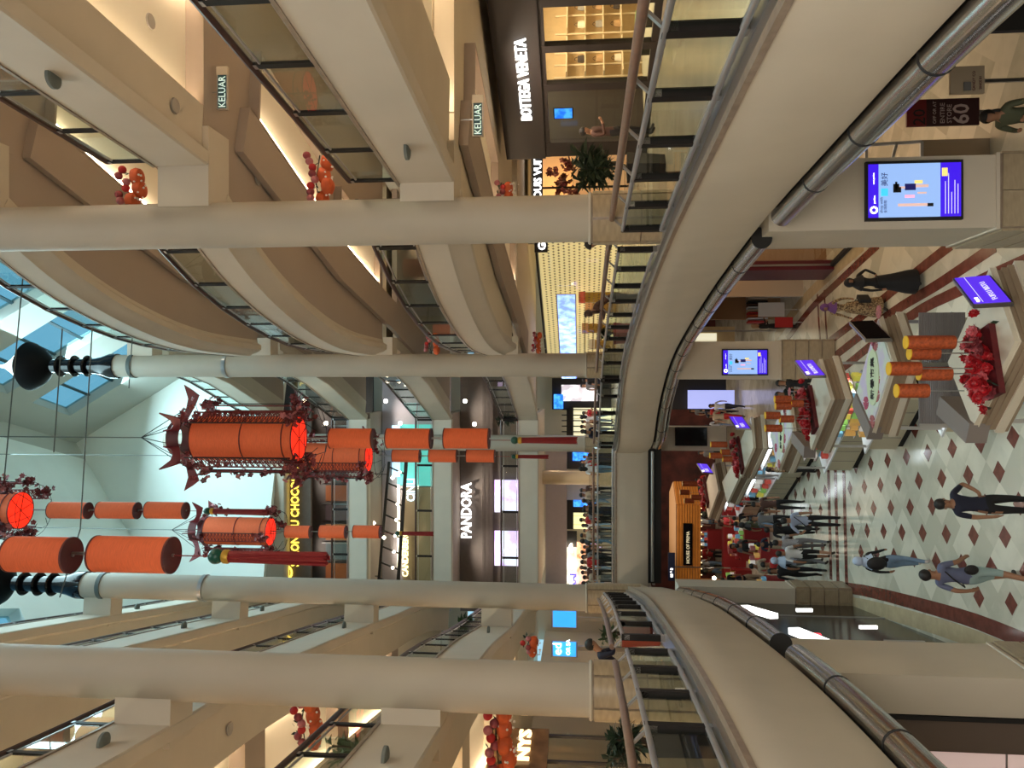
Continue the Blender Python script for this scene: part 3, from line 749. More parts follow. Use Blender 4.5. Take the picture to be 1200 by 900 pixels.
def chain(xs,y,Y,who,link=.55):
    prev=None
    for i,(a_,b_) in enumerate(xs):
        p=px(b_,y,Y); t=px(a_,y,Y); el=(p.z-CZ)/Y; p.z+=.225*el+.01; t.z-=.225*el+.03
        rt=(prev-.012 if prev is not None else t.z+link); prev=p.z
        small_lantern(p,'%s orange cylinder lantern of the string %s'%(names[i] if len(xs)==3 else ['upper','lower'][i],who),h=(t.z-p.z),rod=rt)
lantern(px(350,514,16.9),'large orange lantern hung nearest the middle, red crown of horns, before the pale gable wall',0,3)
chain([(383,441),(450,508),(518,575)],514,16.9,'under the large middle lantern')
lantern(px(432,536,27),'smaller looking far lantern half hidden behind the middle lantern',0.35,5)
chain([(458,494),(501,537),(545,581)],534.5,27,'under the far lantern behind the middle one')
lantern(px(24,598,19.8),'lantern cut by the frame edge high up, only its glowing base and blossoms showing',.25,7)
chain([(53,110),(110,167),(167,223)],598.5,19.8,'under the topmost lantern')
lantern(px(317,623,27),'far lantern with chequered lattice beside the yellow lit shop sign',.62,9)
chain([(332,367),(372,408),(412,448)],623.5,27,'in front of the yellow lit shop sign')
chain([(-2,98),(100,213)],651,9.2,'hung nearest the viewer, very large in view')
def tassel(p,q,r,label,upx=0):
    x,y,z=p; zu=D(upx,450-(x/y)*900,y).z if upx else z+.2; zu+=.225*(zu-CZ)/y-.02; t=E('tassel',label,'tassel',(x,y,z),'red tassels with green beads')
    M().ball((x,y,z),r*1.15,16,12).build('bead',GREENB,t,smooth=True)
    M().lathe((x,y,z-r*2.1),[(r*.9,0),(r*1.05,.02),(r*1.0,r*.9),(r*.6,r*1.2)],20).build('gold_collar',GOLD,t,smooth=True)
    k=M(); zb=q[2]
    for i in range(26):
        a_=2*PI*i/26+random.uniform(-.1,.1); rr=r*random.uniform(.6,1.0); k.ring([(x+r*.7*math.cos(a_),y+r*.7*math.sin(a_),z-r*2),(x+rr*math.cos(a_),y+rr*math.sin(a_),zb+random.uniform(0,.05))],r*.16,5)
    k.build('threads',TASSEL,t,kind='stuff')
    M().ring([(x,y,z+r),(x,y,zu)],.008,4).build('cord',TASSEL,t)
tassel(px(253,652,9.2),px(385,652,9.2),.085,'long red tassel with teal bead, nearest the viewer',213)
tassel(px(243,599,19.8),px(315,599,19.8),.085,'red tassel hanging beside the chequered lattice lantern',223)
tassel(px(603,516,16.9),px(677,516,16.9),.075,'red tassel hanging before the slender far column',575)
tassel(px(602,535,27),px(643,535,27),.075,'thin red tassel just left of the slender far column',581)
tassel(px(466,625,27),px(508,625,27),.08,'small red tassel hanging against the far grey walkway',448)
# long steel cables across the void
def cable(pts,label): 
    o=M().ring([Vector(p) for p in pts],.014,5).build('cable',ROPE); tag(o,label,'cable'); return o
cable([px(-10,468,22),px(60,456,22),px(-14,560,22)][0:1]+[px(105,395,22),px(60,452,22)],'thin steel cable before the skylight, left of the black dish') if False else None
cable([px(30,230+60,15),px(5,560,15)],'thin steel cable stretched by the lit skylight, topmost of three')
cable([px(73,385,15),px(63,530,15)],'thin steel cable crossing behind the black dish, ending at a small clamp')
cable([px(108,385,15),px(94,620,15),px(70,700,15)],'thin steel cable crossing the pale gable wall')
cable([px(155,395,19),px(151,455,19)],'short dark rod hanging beside the slim capped column')
# ================================================================ SHOPS ON THE MAIN GALLERY
def panel(pA,pB,z0,z1,th=.06):
    """vertical slab between plan points"""
    return M().bar((pA[0],pA[1],(z0+z1)/2),(pB[0],pB[1],(z0+z1)/2),th,z1-z0)
def lerp(a,b,t): return (a[0]+(b[0]-a[0])*t,a[1]+(b[1]-a[1])*t)
BEIGE=mat('shop_beige_wall',(.62,.46,.26),.6,var=.05); SHELFM=mat('pale_shelf',(.75,.62,.42),.4)
A=(5.95,19.95); B=(8.75,14.1); uu=(Vector(B)-Vector(A)).normalized(); nn=Vector((uu.y,-uu.x)); nn=nn if nn.x>0 else -nn  # nn points into the shop
def fa(y):  # plan point on the front seen at picture row y (sight line meets the front)
    k_=(450-y)/F; # x = k*y'
    t=(k_*A[1]*1.004-A[0])/( (B[0]-A[0]) - k_*(B[1]-A[1]) ); return lerp(A,B,t)
bs=E('shopfront','tall dark bronze shopfront with white serif name letters and warm lit windows','shop',(A[0],A[1],0))
panel(A,B,2.58,3.60,.25).build('fascia',BROWNF,bs)
text('lettering','BOTTEGA VENETA',.37,(*(Vector(fa(136))-nn*.16),2.86),(uu.x,uu.y,0),WHITEL,bs,sx=.76,bold=.004)
for y0,y1 in ((182,166),(106,98),(61,53),(8,-2)): panel(fa(y0),fa(y1),0,2.58,.16).build('mullion',BROWNF,bs)
panel(A,B,0,.16,.14).build('sill',BROWNF,bs); panel(A,B,2.46,2.60,.14).build('head_rail',BROWNF,bs)
for y0,y1 in ((166,106),(98,61),(53,8),(-2,-60)): panel(fa(y0),fa(y1),.16,2.46,.02).build('pane',GLASSD,bs)
a2=tuple(Vector(A)+nn*6.6); b2=tuple(Vector(B)+nn*6.6)
def sw(t): return tuple(Vector(A)+nn*t)
panel(a2,b2,0,3.3,.1).build('back_wall',BEIGE,bs); panel(A,sw(2.2),0,3.5,.12).build('dark_side_wall',BROWNF,bs); panel(sw(2.2),a2,0,3.5,.12).build('side_wall',BEIGE,bs)
M().prism([A,B,b2,a2],3.2,3.3).build('shop_ceiling',SOFF,bs); M().prism([A,B,b2,a2],.0,.03).build('shop_floor',mat('pale_carpet',(.42,.40,.30),.9),bs)
DARKB=mat('dark_bag_leather',(.05,.035,.03),.5)
def wall_shelf(t0,t1,label,n=4):
    p,q=sw(t0),sw(t1); sh=E('display_shelf',label,'shelf',(*p,0)); o=uu*.30
    p1=tuple(Vector(p)+o); q1=tuple(Vector(q)+o)
    for i in range(n): panel(p1,q1,.55+.5*i,.58+.5*i,.4).build('shelf_board',SHELFM,sh)
    for t in (0,.34,.67,1): c_=lerp(p1,q1,t); M().box((*c_,1.2),(.04,.04,2.4)).build('upright',SHELFM,sh)
    return p1,q1
def handbag(loc,label,mt,s=.26,rz=0):
    h=E('handbag',label,'handbag',loc,'handbags on the shop shelves',rz)
    k=M(); k.lathe((0,0,0),[(0,0),(s*.5,0),(s*.55,.05),(s*.45,s*.7),(0,s*.72)],14)
    for i,v in enumerate(k.v): k.v[i]=(v[0],v[1]*.45,v[2])
    k.build('body',mt,h,world=False,smooth=True)
    M().ring([(s*.28*math.cos(t),0,s*.68+s*.35*math.sin(t)) for t in [PI*i/8 for i in range(9)]],.008,5).build('strap',DARKB,h,world=False)
cols_=[mat('tan_bag',(.45,.28,.14),.5),DARKB,mat('cream_bag',(.75,.68,.55),.5),mat('grey_bag',(.3,.28,.26),.5)]
rzb=math.atan2(nn.y,nn.x); i_=0
p1,q1=wall_shelf(4.05,6.2,'lit shelves with handbags in the wide window of the dark bronze shopfront')
for r_ in range(3):
    for t in (.17,.5,.83):
        c_=lerp(p1,q1,t); handbag((c_[0],c_[1],.585+.5*r_),'%s handbag on the %s board, %s compartment of the wide window shelves'%(['tan','black','cream','grey'][i_%4],['lowest','second','third'][r_],['near','middle','far'][int(t*3)]),cols_[i_%4],rz=rzb); i_+=1
p1,q1=wall_shelf(2.4,3.75,'lit shelf grid seen through the narrow middle window of the dark bronze shopfront')
for r_ in range(3):
    c_=lerp(p1,q1,.5); handbag((c_[0],c_[1],.585+.5*r_),'%s handbag on the %s board behind the narrow middle window'%(['cream','tan','black'][r_],['lowest','second','third'][r_]),cols_[[2,0,1][r_]],rz=rzb)
c_=Vector(fa(80))+nn*.9; tb=E('display_table','low green topped display table behind the dark shopfront','table',(c_.x,c_.y,0))
M().box((c_.x,c_.y,.42),(.9,.5,.06),math.atan2(uu.y,uu.x)).build('table_top',mat('green_glass_top',(.35,.55,.22),.3,emit=(.4,.7,.25),es=.25),tb)
for dx in (-.38,.38): M().box((c_.x+uu.x*dx,c_.y+uu.y*dx,.2),(.05,.4,.4),math.atan2(uu.y,uu.x)).build('leg',BROWNF,tb)
c_=Vector(fa(112))+nn*1.0; scr=E('screen','small blue screen inside the dark doorway of the dark shop','screen',(c_.x,c_.y,1.6)); BLUES=pattern('blue_screen_image',"noise",(.01,.12,.8),(.05,.3,.9),6,1.6)
c2=Vector(fa(158))+nn*.8; panel(tuple(c2-uu*.28),tuple(c2+uu*.05),1.9,2.35,.05).build('display',BLUES,scr)
panel(tuple(c2-uu*.30),tuple(c2+uu*.07),1.87,2.38,.04).build('casing',BLK,scr)
area('shop_light',(*(Vector(lerp(A,B,.35))+nn*3.6),3.1),4.5,2.0,240,(1,.80,.52),(0,0,math.atan2(nn.y,nn.x)))
# luggage brand shop
lv=E('shopfront','narrow shopfront with black name band, red paper flowers and golden interior','shop',(5.7,28.5,0))
panel((6.05,28.5),(10.5,28.5),3.10,3.48,.12).build('fascia',BLK,lv); text('lettering','LOUIS VUITTON',.40,(6.70,28.40,3.15),(1,0,0),WHITEL,lv,sx=.86,bold=.006)
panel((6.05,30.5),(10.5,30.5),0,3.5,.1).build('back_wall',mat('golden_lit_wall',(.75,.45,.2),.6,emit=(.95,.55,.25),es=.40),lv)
for x_ in (6.1,6.6,6.9,7.3,8.6): M().box((x_,28.6,1.55),(.07,.07,3.1)).build('mullion',BROWNF,lv)
panel((6.05,28.62),(10.5,28.62),.05,3.05,.02).build('pane',GLASSD,lv)
for i in range(3): M().box((7.6,30.2,.8+.6*i),(2.4,.4,.05)).build('shelf_board',SHELFM,lv)
k=M()
for i in range(9): blossoms(k,(7.7+random.uniform(-.9,.9),28.9,2.3+random.uniform(-.5,.7)),9,.14,.12)
k.build('paper_flowers',[PETAL,PETALD,PINK],lv,kind='stuff')
M().box((8,29.5,3.5),(3.9,2,.1)).build('shop_ceiling',SOFF,lv)
area('shop_light',(7.2,29.5,3.35),2.6,1.2,60,(1,.62,.3))
# lattice shop
LA=(5.55,29.9); LB=(.55,41.2); lu_=(Vector(LB)-Vector(LA)).normalized(); ln=Vector((-lu_.y,lu_.x)); ln=ln if ln.y>0 else -ln
ls=E('shopfront','long shopfront of golden dotted lattice glass between the thick and the slim column','shop',(*LA,0))
panel(tuple(Vector(LA)+ln*1.2),tuple(Vector(LB)+ln*1.2),0,3.5,.1).build('back_wall',mat('warm_glow_wall',(.75,.55,.25),.6,emit=(.95,.78,.38),es=.62),ls)  # wall glows by itself, standing in for the warm lit interior
panel(tuple(Vector(LA)-ln*.02),tuple(Vector(LB)-ln*.02),3.42,3.50,.16).build('head_rail',BLK,ls)
k=M(); nx,nz=60,16; LL=(Vector(LB)-Vector(LA)).length
for i in range(nx):
    for j in range(nz):
        t=(i+(.5 if j%2 else 0))/nx*LL; z_=.1+j*3.3/nz; p=Vector(LA)+lu_*t; s_=.055
        k.add([(p.x-lu_.x*s_,p.y-lu_.y*s_,z_),(p.x,p.y,z_-s_),(p.x+lu_.x*s_,p.y+lu_.y*s_,z_),(p.x,p.y,z_+s_)],[(0,1,2,3)])
k.build('dotted_lattice',mat('brown_lattice_dot',(.22,.12,.04),.5),ls,kind='stuff')
panel(LA,LB,.05,3.4,.012).build('pane',GLASSD,ls)
def along(t): return Vector(LA)+lu_*LL*t
q=along(.0)-ln*.2; gb=E('sign_box','black sign box with white letter and numerals at the ceiling beside the thick column','sign',(q.x,q.y,3.0))
M().box((q.x+.05,q.y-.2,3.22),(.66,.16,.50)).build('box',BLK,gb); M().ring([(q.x+.05,q.y-.2,3.46),(q.x+.05,q.y-.2,3.72)],.02,6).build('hanger',STEEL,gb); text('letter','G',.40,(q.x-.22,q.y-.30,3.05),(1,0,0),WHITEL,gb,bold=.01); text('numerals','2000',.13,(q.x+.08,q.y-.30,3.24),(1,0,0),WHITEL,gb)
p_=along(.30)-ln*.25; q_=along(1.0)-ln*.25
ledp=pattern('blue_led_wall','noise',(.16,.26,.95),(.35,.55,1.0),3,1.5); led=E('led_screen','large blue lit screen standing inside the golden lattice shopfront','screen',(p_.x,p_.y,0))
panel(tuple(p_),tuple(q_),1.95,2.72,.06).build('display',ledp,led); panel(tuple(p_+ln*.05),tuple(q_+ln*.05),1.90,2.77,.05).build('casing',STEEL,led)
for i,(t,z_,c) in enumerate(((.42,1.5,(.55,.08,.04)),(.5,1.2,(.6,.3,.1)),(.66,1.35,(.5,.25,.1)),(.8,1.0,(.6,.5,.35)))):
    p_=along(t)+ln*.5; st_=E('display_stand','%s display block on a shelf behind the lattice, %s from the thick column'%(['red','orange','brown','pale'][i],['first','second','third','fourth'][i]),'display',(p_.x,p_.y,0))
    M().box((p_.x,p_.y,z_+.15),(.5,.3,.3)).build('display_block',mat('display_block_%d'%i,c,.5,emit=c,es=.3),st_); M().box((p_.x,p_.y,z_/2),(.45,.25,z_)).build('plinth',GOLD,st_)
gf=M()
for t in (.5,.62,.74): 
    for z_ in (.7,1.1,1.5): p_=along(t)+ln*.35; q_=along(t+.1)+ln*.35; gf.bar((p_.x,p_.y,z_),(q_.x,q_.y,z_),.3,.04)
o=gf.build('shelf_rack',GOLD); tag(o,'golden open shelves behind the lattice shopfront','shelf'); o['kind']='stuff'
# far shops across the end of the main gallery
def farpanel(name,label,cat,x0,x1,y0,y1,Y,mt,th=.1,parent=None):
    a_,b_=D(x0,y0,Y),D(x1,y1,Y); cx=(a_.x+b_.x)/2; cz=(a_.z+b_.z)/2
    k=M().box((cx,Y,cz),(abs(a_.x-b_.x),th,abs(a_.z-b_.z)))
    o=k.build(name,mt,parent)
    if not parent: tag(o,label,cat)
    return o
fs=E('shopfront','far black framed shop with white lit window and blue sign, right of the slender column','shop',(*D(700,465,44)[:2],0))
farpanel('frame','','',647,716,443,480,44.2,BLK,.2,fs); farpanel('lit_window','','',658,700,451,470,44,pattern('white_window_display','voronoi',(.5,.45,.5),(.9,.9,.9),3,1.1),.1,fs)
farpanel('blue_sign','','',649,660,462,479,43.8,BLUES,.1,fs)
f2=E('shopfront','far shop with black name band over a pale lit wall of shelves','shop',(*D(700,495,44)[:2],0))
farpanel('name_band','','',664,672,478,511,44,BLK,.2,f2); farpanel('lit_wall','','',671,716,478,511,44.1,pattern('cream_shelf_wall','brick',(.8,.76,.5),(.45,.40,.25),1.2,.9),.1,f2)
for i in range(5): M().box((*D(690,480+6.5*i,43.9)[:2],1.9),(.06,.1,1.8)).build('shelf_upright',BLK,f2)
f3=E('shopfront','far shop with blue lit poster just left of the slender column','shop',(*D(700,534,44)[:2],0)); farpanel('lit_poster','','',671,690,530,540,44,BLUES,.1,f3); farpanel('frame','','',664,716,528,550,44.2,BROWNF,.1,f3)
f4=E('shopfront','far shop with yellow and blue lit window under a black band','shop',(*D(700,600,44)[:2],0)); farpanel('name_band','','',664,672,586,620,44,BLK,.2,f4)
farpanel('yellow_window','','',672,700,601,620,44.1,pattern('yellow_window','brick',(.85,.8,.4),(.6,.5,.2),1,1.0),.1,f4); farpanel('blue_window','','',672,700,586,594,44.1,BLUES,.1,f4); farpanel('dark_window','','',672,716,594,601,44.1,BLK,.1,f4)
f5=E('shopfront','far pale wall with orange posters washed by three small lights','shop',(*D(700,660,44)[:2],0)); farpanel('pale_wall','','',662,716,636,692,44.1,mat('pale_grey_wall',(.55,.53,.5),.7),.1,f5)
for y0,y1 in ((635,655),(664,684)): farpanel('poster','','',676,700,y0,y1,43.9,pattern('orange_poster_%d'%y0,'noise',(.75,.2,.08),(.9,.6,.4),2,.7),.1,f5)
for y_ in (642,661,680): 
    p=D(666,y_,43.7); M().lathe(p,[(0,0),(.22,-.10),(.28,-.22),(.0,-.24)],16).build('wash_light',LAMPW,f5,smooth=True)
text('lettering','RAI',.5,D(675,688,43.6),(1,0,0),mat('blue_lit_letters',(.05,.05,1),.5,emit=(.04,.04,1),es=2),f5,bold=.02)
farpanel('name_band','','',664,676,622,641,43.9,BLK,.1,f5)
tvp=D(696,643,40); tv=E('screen','small bright screen on a stand among the crowd at the far end','screen',(tvp.x,40,0)); M().box((tvp.x,40,tvp.z),(.62,.06,.85)).build('casing',BLK,tv); M().box((tvp.x,39.95,tvp.z),(.54,.04,.75)).build('display',pattern('tv_image','voronoi',(.2,.5,.9),(.8,.3,.5),4,1.3),tv); M().box((tvp.x,40.05,tvp.z/2),(.08,.06,tvp.z)).build('stand',BLK,tv)
fc=bpy.data.objects.new('column',None); COL.objects.link(fc); fc.location=(*D(690,560,40)[:2],0); st(fc)
M().lathe((fc.location.x,40,0),[(.36,1.3),(.36,3.7)],28).build('shaft',mat('tan_column',(.5,.40,.26),.4),fc,smooth=True); M().lathe((fc.location.x,40,0),[(.40,0),(.40,1.3)],28).build('base_cladding',STONE,fc,smooth=True)
# lilac wall strips of the far end
st(M().box((-7.5,43.6,3.1),(9,.1,1.2)).build('wall_far',LILAC))
# left main gallery shops
SA=(-9.2,7.5); SB=(-7.5,16.5)
lf=E('shopfront','left brown marble shopfront with two lit gold names above warm windows','shop',(*SA,0)); MARB=mat('brown_marble_fascia',(.22,.12,.06),.2,var=.3,vscale=3); lu2=(Vector(SB)-Vector(SA)).normalized()
panel(SA,SB,2.35,3.55,.2).build('fascia',MARB,lf); panel(lerp(SA,SB,.55),lerp(SA,SB,.72),0,2.4,.22).build('marble_pier',MARB,lf)
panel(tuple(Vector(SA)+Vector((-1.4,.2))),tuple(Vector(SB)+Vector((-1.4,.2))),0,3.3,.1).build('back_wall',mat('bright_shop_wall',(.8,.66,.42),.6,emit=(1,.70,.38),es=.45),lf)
panel(SA,lerp(SA,SB,.55),.1,2.35,.02).build('pane',GLASSD,lf); panel(lerp(SA,SB,.72),SB,.1,2.35,.02).build('pane',GLASSD,lf)
for t in (0,.18,.36,.54,.72,.8,.9,.99): M().box((*lerp(SA,SB,t),1.2),(.06,.06,2.4)).build('mullion',BROWNF,lf)
GLIT=mat('gold_lit_letters',(1,.85,.5),.5,emit=(1,.78,.42),es=1.8)
def leftfront(y):
    k_=(450-y)/F; t=(k_*SA[1]-SA[0])/((SB[0]-SA[0])-k_*(SB[1]-SA[1])); return lerp(SA,SB,t)
q=leftfront(846); text('lettering','US',.34,(q[0]+.14,q[1]-.03,2.75),(lu2.x,lu2.y,0),GLIT,lf,sx=2.0,bold=.01)
q=leftfront(900); text('lettering','NYS',.36,(q[0]+.14,q[1]-.03,2.72),(lu2.x,lu2.y,0),GLIT,lf,sx=1.5,bold=.01)
area('shop_light',(-9.4,11.5,3.2),1,7,60,(1,.78,.5))
for i,(y0,y1,lb) in enumerate(((716,735,'blue lit screen beyond the left capped column, farther of two'),(752,769,'blue lit screen with white letters left of the person at the left railing'))):
    Y=24 if i==0 else 18; s_=E('screen',lb,'screen',(*D(661,(y0+y1)/2,Y)[:2],0)); farpanel('display','','',648,675,y0,y1,Y,mat('cyan_blue_screen_%d'%i,(.02,.3,.85),.4,emit=(.03,.30,.9),es=1.2),.06,s_); farpanel('casing','','',646,677,y0-1,y1+1,Y+.05,STEEL,.06,s_); a_=D(661,(y0+y1)/2,Y); M().box((a_.x,Y+.1,.9),(.1,.08,1.8)).build('stand',STEEL,s_)
    if i: text('lettering','ed',.30,D(658,768,Y-.06),(1,0,0),WHITEL,s_,ext=.01); text('small_lettering','OR SA',.13,D(668,768,Y-.06),(1,0,0),WHITEL,s_,ext=.01)
# ================================================================ FAR GALLERIES: shops and signs
def sign(k,label,s,size,x,y,Y,mt,sx=1,bold=.01):
    o=text('lettering',s,size,D(x,y,Y),(1,0,0),mt,FSH[k],sx=sx,bold=bold); return o
DARKW=mat('dark_shop_interior',(.06,.045,.04),.6,var=.3,vscale=1)
FSH={}
for k,mt,lb in ((5,DARKW,'dark shop interior with warm lamps across the far end of the topmost gallery'),(4,BROWNS,'chocolate shop front, dark with brown name band, far end third gallery above'),(3,LILAC,'grey gallery wall with teal lit shop, far end second gallery above'),(2,BROWNS,'wood slatted shopfront with glowing white name, far end first gallery above')):
    z0,z1=flr(k),bot(k+1)+.1; s_=E('shopfront',lb,'shop',(-5,38.5,z0)); FSH[k]=s_
    M().box((-5.5,38.6,(z0+z1)/2),(12,.2,z1-z0)).build('back_wall',DARKW if k in(4,5) else mt,s_)
    if k==5: M().box((-5.5,38.3,z1-.7),(12,.2,1.0)).build('band',BROWNS,s_)
    if k==4: M().box((-5.6,36.5,15.34),(9.4,.2,1.06)).build('band',BROWNS,s_)
    if k==3: 
        M().box((-3.6,38.3,z0+1.5),(3.1,.1,2.4)).build('teal_window',mat('teal_lit_window',(.1,.45,.42),.4,emit=(.10,.50,.46),es=.75),s_)
        M().box((-8.0,38.3,z0+1.3),(5.6,.1,2.2)).build('tan_window',mat('tan_window',(.26,.20,.12),.4),s_)
        M().box((-7.4,38.2,z0+2.62),(4.6,.1,.12)).build('light_line',mat('pale_light_line',(1,.95,.7),.5,emit=(1,.9,.6),es=1.5),s_)
        M().box((-3.4,38.2,z0+2.75),(2.6,.1,.4)).build('light_box',mat('pale_blue_light_box',(.5,.8,1),.5,emit=(.45,.75,1),es=.8),s_)
    if k==2:
        for i in range(28): M().box((-5.5,38.40-.0,z0+1.9+i*.055),(12,.1,.035)).build('slat',BROWNS,s_) if i<10 else None
        for a_,b_ in ((563,601),(623,664)):
            p=D(592,(a_+b_)/2,38); w_=(b_-a_)/900*38; M().box((p.x,38.2,p.z-.2),(w_,.1,1.5)).build('lit_poster',pattern('lilac_poster_%d'%a_,'noise',(.72,.5,.95),(.85,.82,1),1.6,1.0),s_)
    for i in range(4 if k in (4,5) else 0):
        for_=1

sign(4,'yellow lit capital letters of the chocolate shop, far end',"SALON DU CHOCOLAT",.56,350,664,36.36,YELL,sx=.82,bold=.012)
k=E('sign_roundel','round orange lit emblem at the left of the yellow letters','sign',D(334,671,36.3)); p=k.location
M().ring([(p.x+.34*math.cos(t),p.y,p.z+.34*math.sin(t)) for t in [2*PI*i/28 for i in range(29)]],.05,6).build('rim',YELL,k); M().ring([(p.x-.05,p.y,p.z-.15),(p.x+.05,p.y,p.z+.2)],.10,6).build('cup',mat('orange_lit',(1,.4,.05),.5,emit=(1,.35,.05),es=1.2),k); M().box((p.x,p.y,p.z-.15),(.4,.05,.1)).build('saucer',YELL,k)
sign(5,'white lit tall capitals beside the big lantern, topmost far gallery',"SHANHU",.56,250,588,38.1,WHITEL,sx=.8)
sign(2,'white glowing jewellery shop name, far end first gallery above',"PANDORA",.72,552,631,38.1,WHITEL,sx=.80,bold=.02)
sign(3,'pale yellow lit shop name beside the black light truss',"CANDERBERG",.42,478,676,38.1,mat('pale_yellow_letters',(1,.95,.5),.5,emit=(1,.95,.55),es=1.2),sx=.85)
sign(3,'pale blue lit letters beside the teal window',"CINLI",.60,486,588,38.1,mat('pale_blue_letters',(.7,.9,1),.5,emit=(.6,.85,1),es=1.2),sx=.8)
tr=E('lighting_truss','black ladder shaped lighting truss hung along the far second gallery','truss',(-6,36.6,flr(3)+3.0))
def tp(x,y,Y=37.2): return D(x,y,Y)
A0,A1,B0,B1=tp(456,541),tp(443,690),tp(476,541),tp(466,690)
M().bar(A0,A1,.10,.12).build('rail',BLK,tr); M().bar(B0,B1,.10,.16).build('rail',BLK,tr)
for i in range(8):
    t=i/8+.04; a_=A0.lerp(A1,t); b_=B0.lerp(B1,t+.06); M().bar(a_,b_,.06,.07).build('strut',BLK,tr)
    c_=a_.lerp(b_,.65)+Vector((0,-.15,-.05)); M().ball(c_,.07,8,6).build('spotlight',LAMPW,tr)
for t in (.1,.5,.9):
    a_=A0.lerp(A1,t); M().bar(a_,(a_.x,a_.y,bot(4)+.12),.03,.03,(1,0,0)).build('hanger',BLK,tr)
# scattered warm lamps of the far galleries
lm=M().ball((0,0,0),.085,8,6)
pos=[(243,600,37,'on the ceiling above'),(262,577,37,'in'),(276,585,37,'in'),(245,692,37,'left in'),(272,688,37,'low left in'),(357,470,30,'by'),(382,496,30,'near'),(338,612,37,'above the yellow letters of'),(452,470,31,'right in'),(469,496,31,'low in'),(460,560,37,'beside the truss in'),(438,613,37,'above the slim lanterns of'),(450,630,37,'below the truss in'),(545,470,31,'by the column in'),(556,497,31,'low by the column in')]
l0=None
for x,y,Y,wd in pos:
    p=D(x,y,Y)
    if l0 is None: l0=lm.build('ceiling_spot',LAMPW); l0.location=p; o=l0
    else: o=inst(l0,None,p)
    tag(o,'tiny warm spot %s the far galleries, %s from the photo top'%(wd.replace('the slim lanterns of','the slim lanterns,'),['last','12th','13th','16th','15th','2nd','5th','14th','1st','4th','11th','10th','17th','3rd','6th'][pos.index((x,y,Y,wd))]),'lamp','small warm ceiling spots of the galleries')
# exit signs, oval fittings, soffit discs
EXM=mat('exit_dark_teal',(.01,.06,.08),.4)
for x,y,Y,lb in ((261,108,12.35,'small exit sign with pale letters hung under the second gallery above'),(560,140,13.2,'small exit sign with pale letters hung under the first gallery above')):
    p=D(x,y,Y); e=E('exit_sign',lb,'sign',p); M().box((p.x,p.y,p.z),(.56,.05,.15)).build('casing',EXM,e); M().box((p.x,p.y,p.z+.0),(.60,.04,.19)).build('rim',STEEL,e)
    M().box((p.x+.35,p.y,p.z),(.14,.06,.19)).build('pictogram_box',CREAM,e)
    text('lettering','KELUAR',.17,(p.x-.27,p.y-.035,p.z-.06),(1,0,0),mat('exit_letters_%d'%x,(.7,.9,.85),.5,emit=(.6,.85,.8),es=.5),e,ext=.004,sx=.85)
    M().ring([(p.x,p.y,p.z+.09),(p.x,p.y,p.z+.30)],.012,5).build('hanger',STEEL,e)
ov=None
def on_edge(poly,y):
    for a_,b_ in zip(poly,poly[1:]):
        if a_[1]<=y<=b_[1]: q=(y-a_[1])/(b_[1]-a_[1]); return (a_[0]+(b_[0]-a_[0])*q,y,math.atan2(b_[1]-a_[1],b_[0]-a_[0]))
for poly,k,y,s in [(RA(3),3,8.9,1),(RA(2),2,10.6,1),(LU(2),2,9.4,-1),(LU(2),2,20,-1),(LU(2),2,22.5,-1),(LU(3),3,9.9,-1),(LU(3),3,20.5,-1),(LU(4),4,19.5,-1),(LU(4),4,24.5,-1),(LU(5),5,24.,-1)]:
    x_,y_,a_=on_edge(poly,y); z_=(top(k)+bot(k))/2
    if ov is None:
        kk=M(); kk.lathe((0,0,0),[(0,-.035),(.10,-.035),(.13,-.02),(.13,.02),(0,.02)],24)
        ov=kk.build('wall_fitting',SPKR,smooth=True); o=ov
    else: o=inst(ov)
    o.location=(x_-s*.04,y_,z_); o.rotation_euler.z=a_+(PI if s>0 else 0)+(0 if s>0 else 0); 
    if s>0: o.rotation_euler.z=a_+PI
    else: o.rotation_euler.z=a_
    tag(o,'small grey fitting on the %s-side %s gallery fascia, %s'%('top' if s>0 else 'bottom',{2:'first',3:'second',4:'third',5:'topmost'}[k],'beyond the thick column' if y>14 else 'nearer than the thick column'),'fitting','round grey fittings on the gallery fascias')
disc=None
for i,(x,y,k,dz,lb) in enumerate([(205,124,3,.10,'soffit before the thick column'),(302,210,3,.10,'soffit beside the thick column'),(176,25,3,.43,'lit ceiling recess'),(269,854,3,.10,'bottom-side soffit')]):
    q=Z(x,y,bot(k)+dz)
    if disc is None: disc=M().lathe((0,0,0),[(0,-.012),(.085,-.012),(.11,-.02),(.12,0),(.0,.0)],20).build('round_vent',mat('pale_grey_vent',(.35,.32,.29),.6),smooth=True); o=disc
    else: o=inst(disc)
    o.location=(q[0],q[1],bot(k)+dz); tag(o,'small round ceiling fitting in the %s, storey %d'%(lb,k),'ceiling fitting')
for k,cols in ((5,((.30,.20,.06),(.05,.07,.07),(.35,.28,.05),(.12,.08,.04))),(4,((.10,.03,.01),(.04,.05,.05),(.16,.06,.02),(.03,.02,.02)))):
    for i in range(8):
        x_=-9.6+i*1.0; c=cols[i%4]; M().box((x_,38.45,flr(k)+1.3),(.8,.08,2.3)).build('window',mat('far_glow_panel_%d_%d'%(k,i),c,.3,emit=c,es=.9),FSH[k]); M().box((x_+.45,38.42,flr(k)+1.35),(.06,.1,2.6)).build('mullion',STEEL if i%2 else BLK,FSH[k])  # dim self-glowing panels added as lit bits of the dark shops
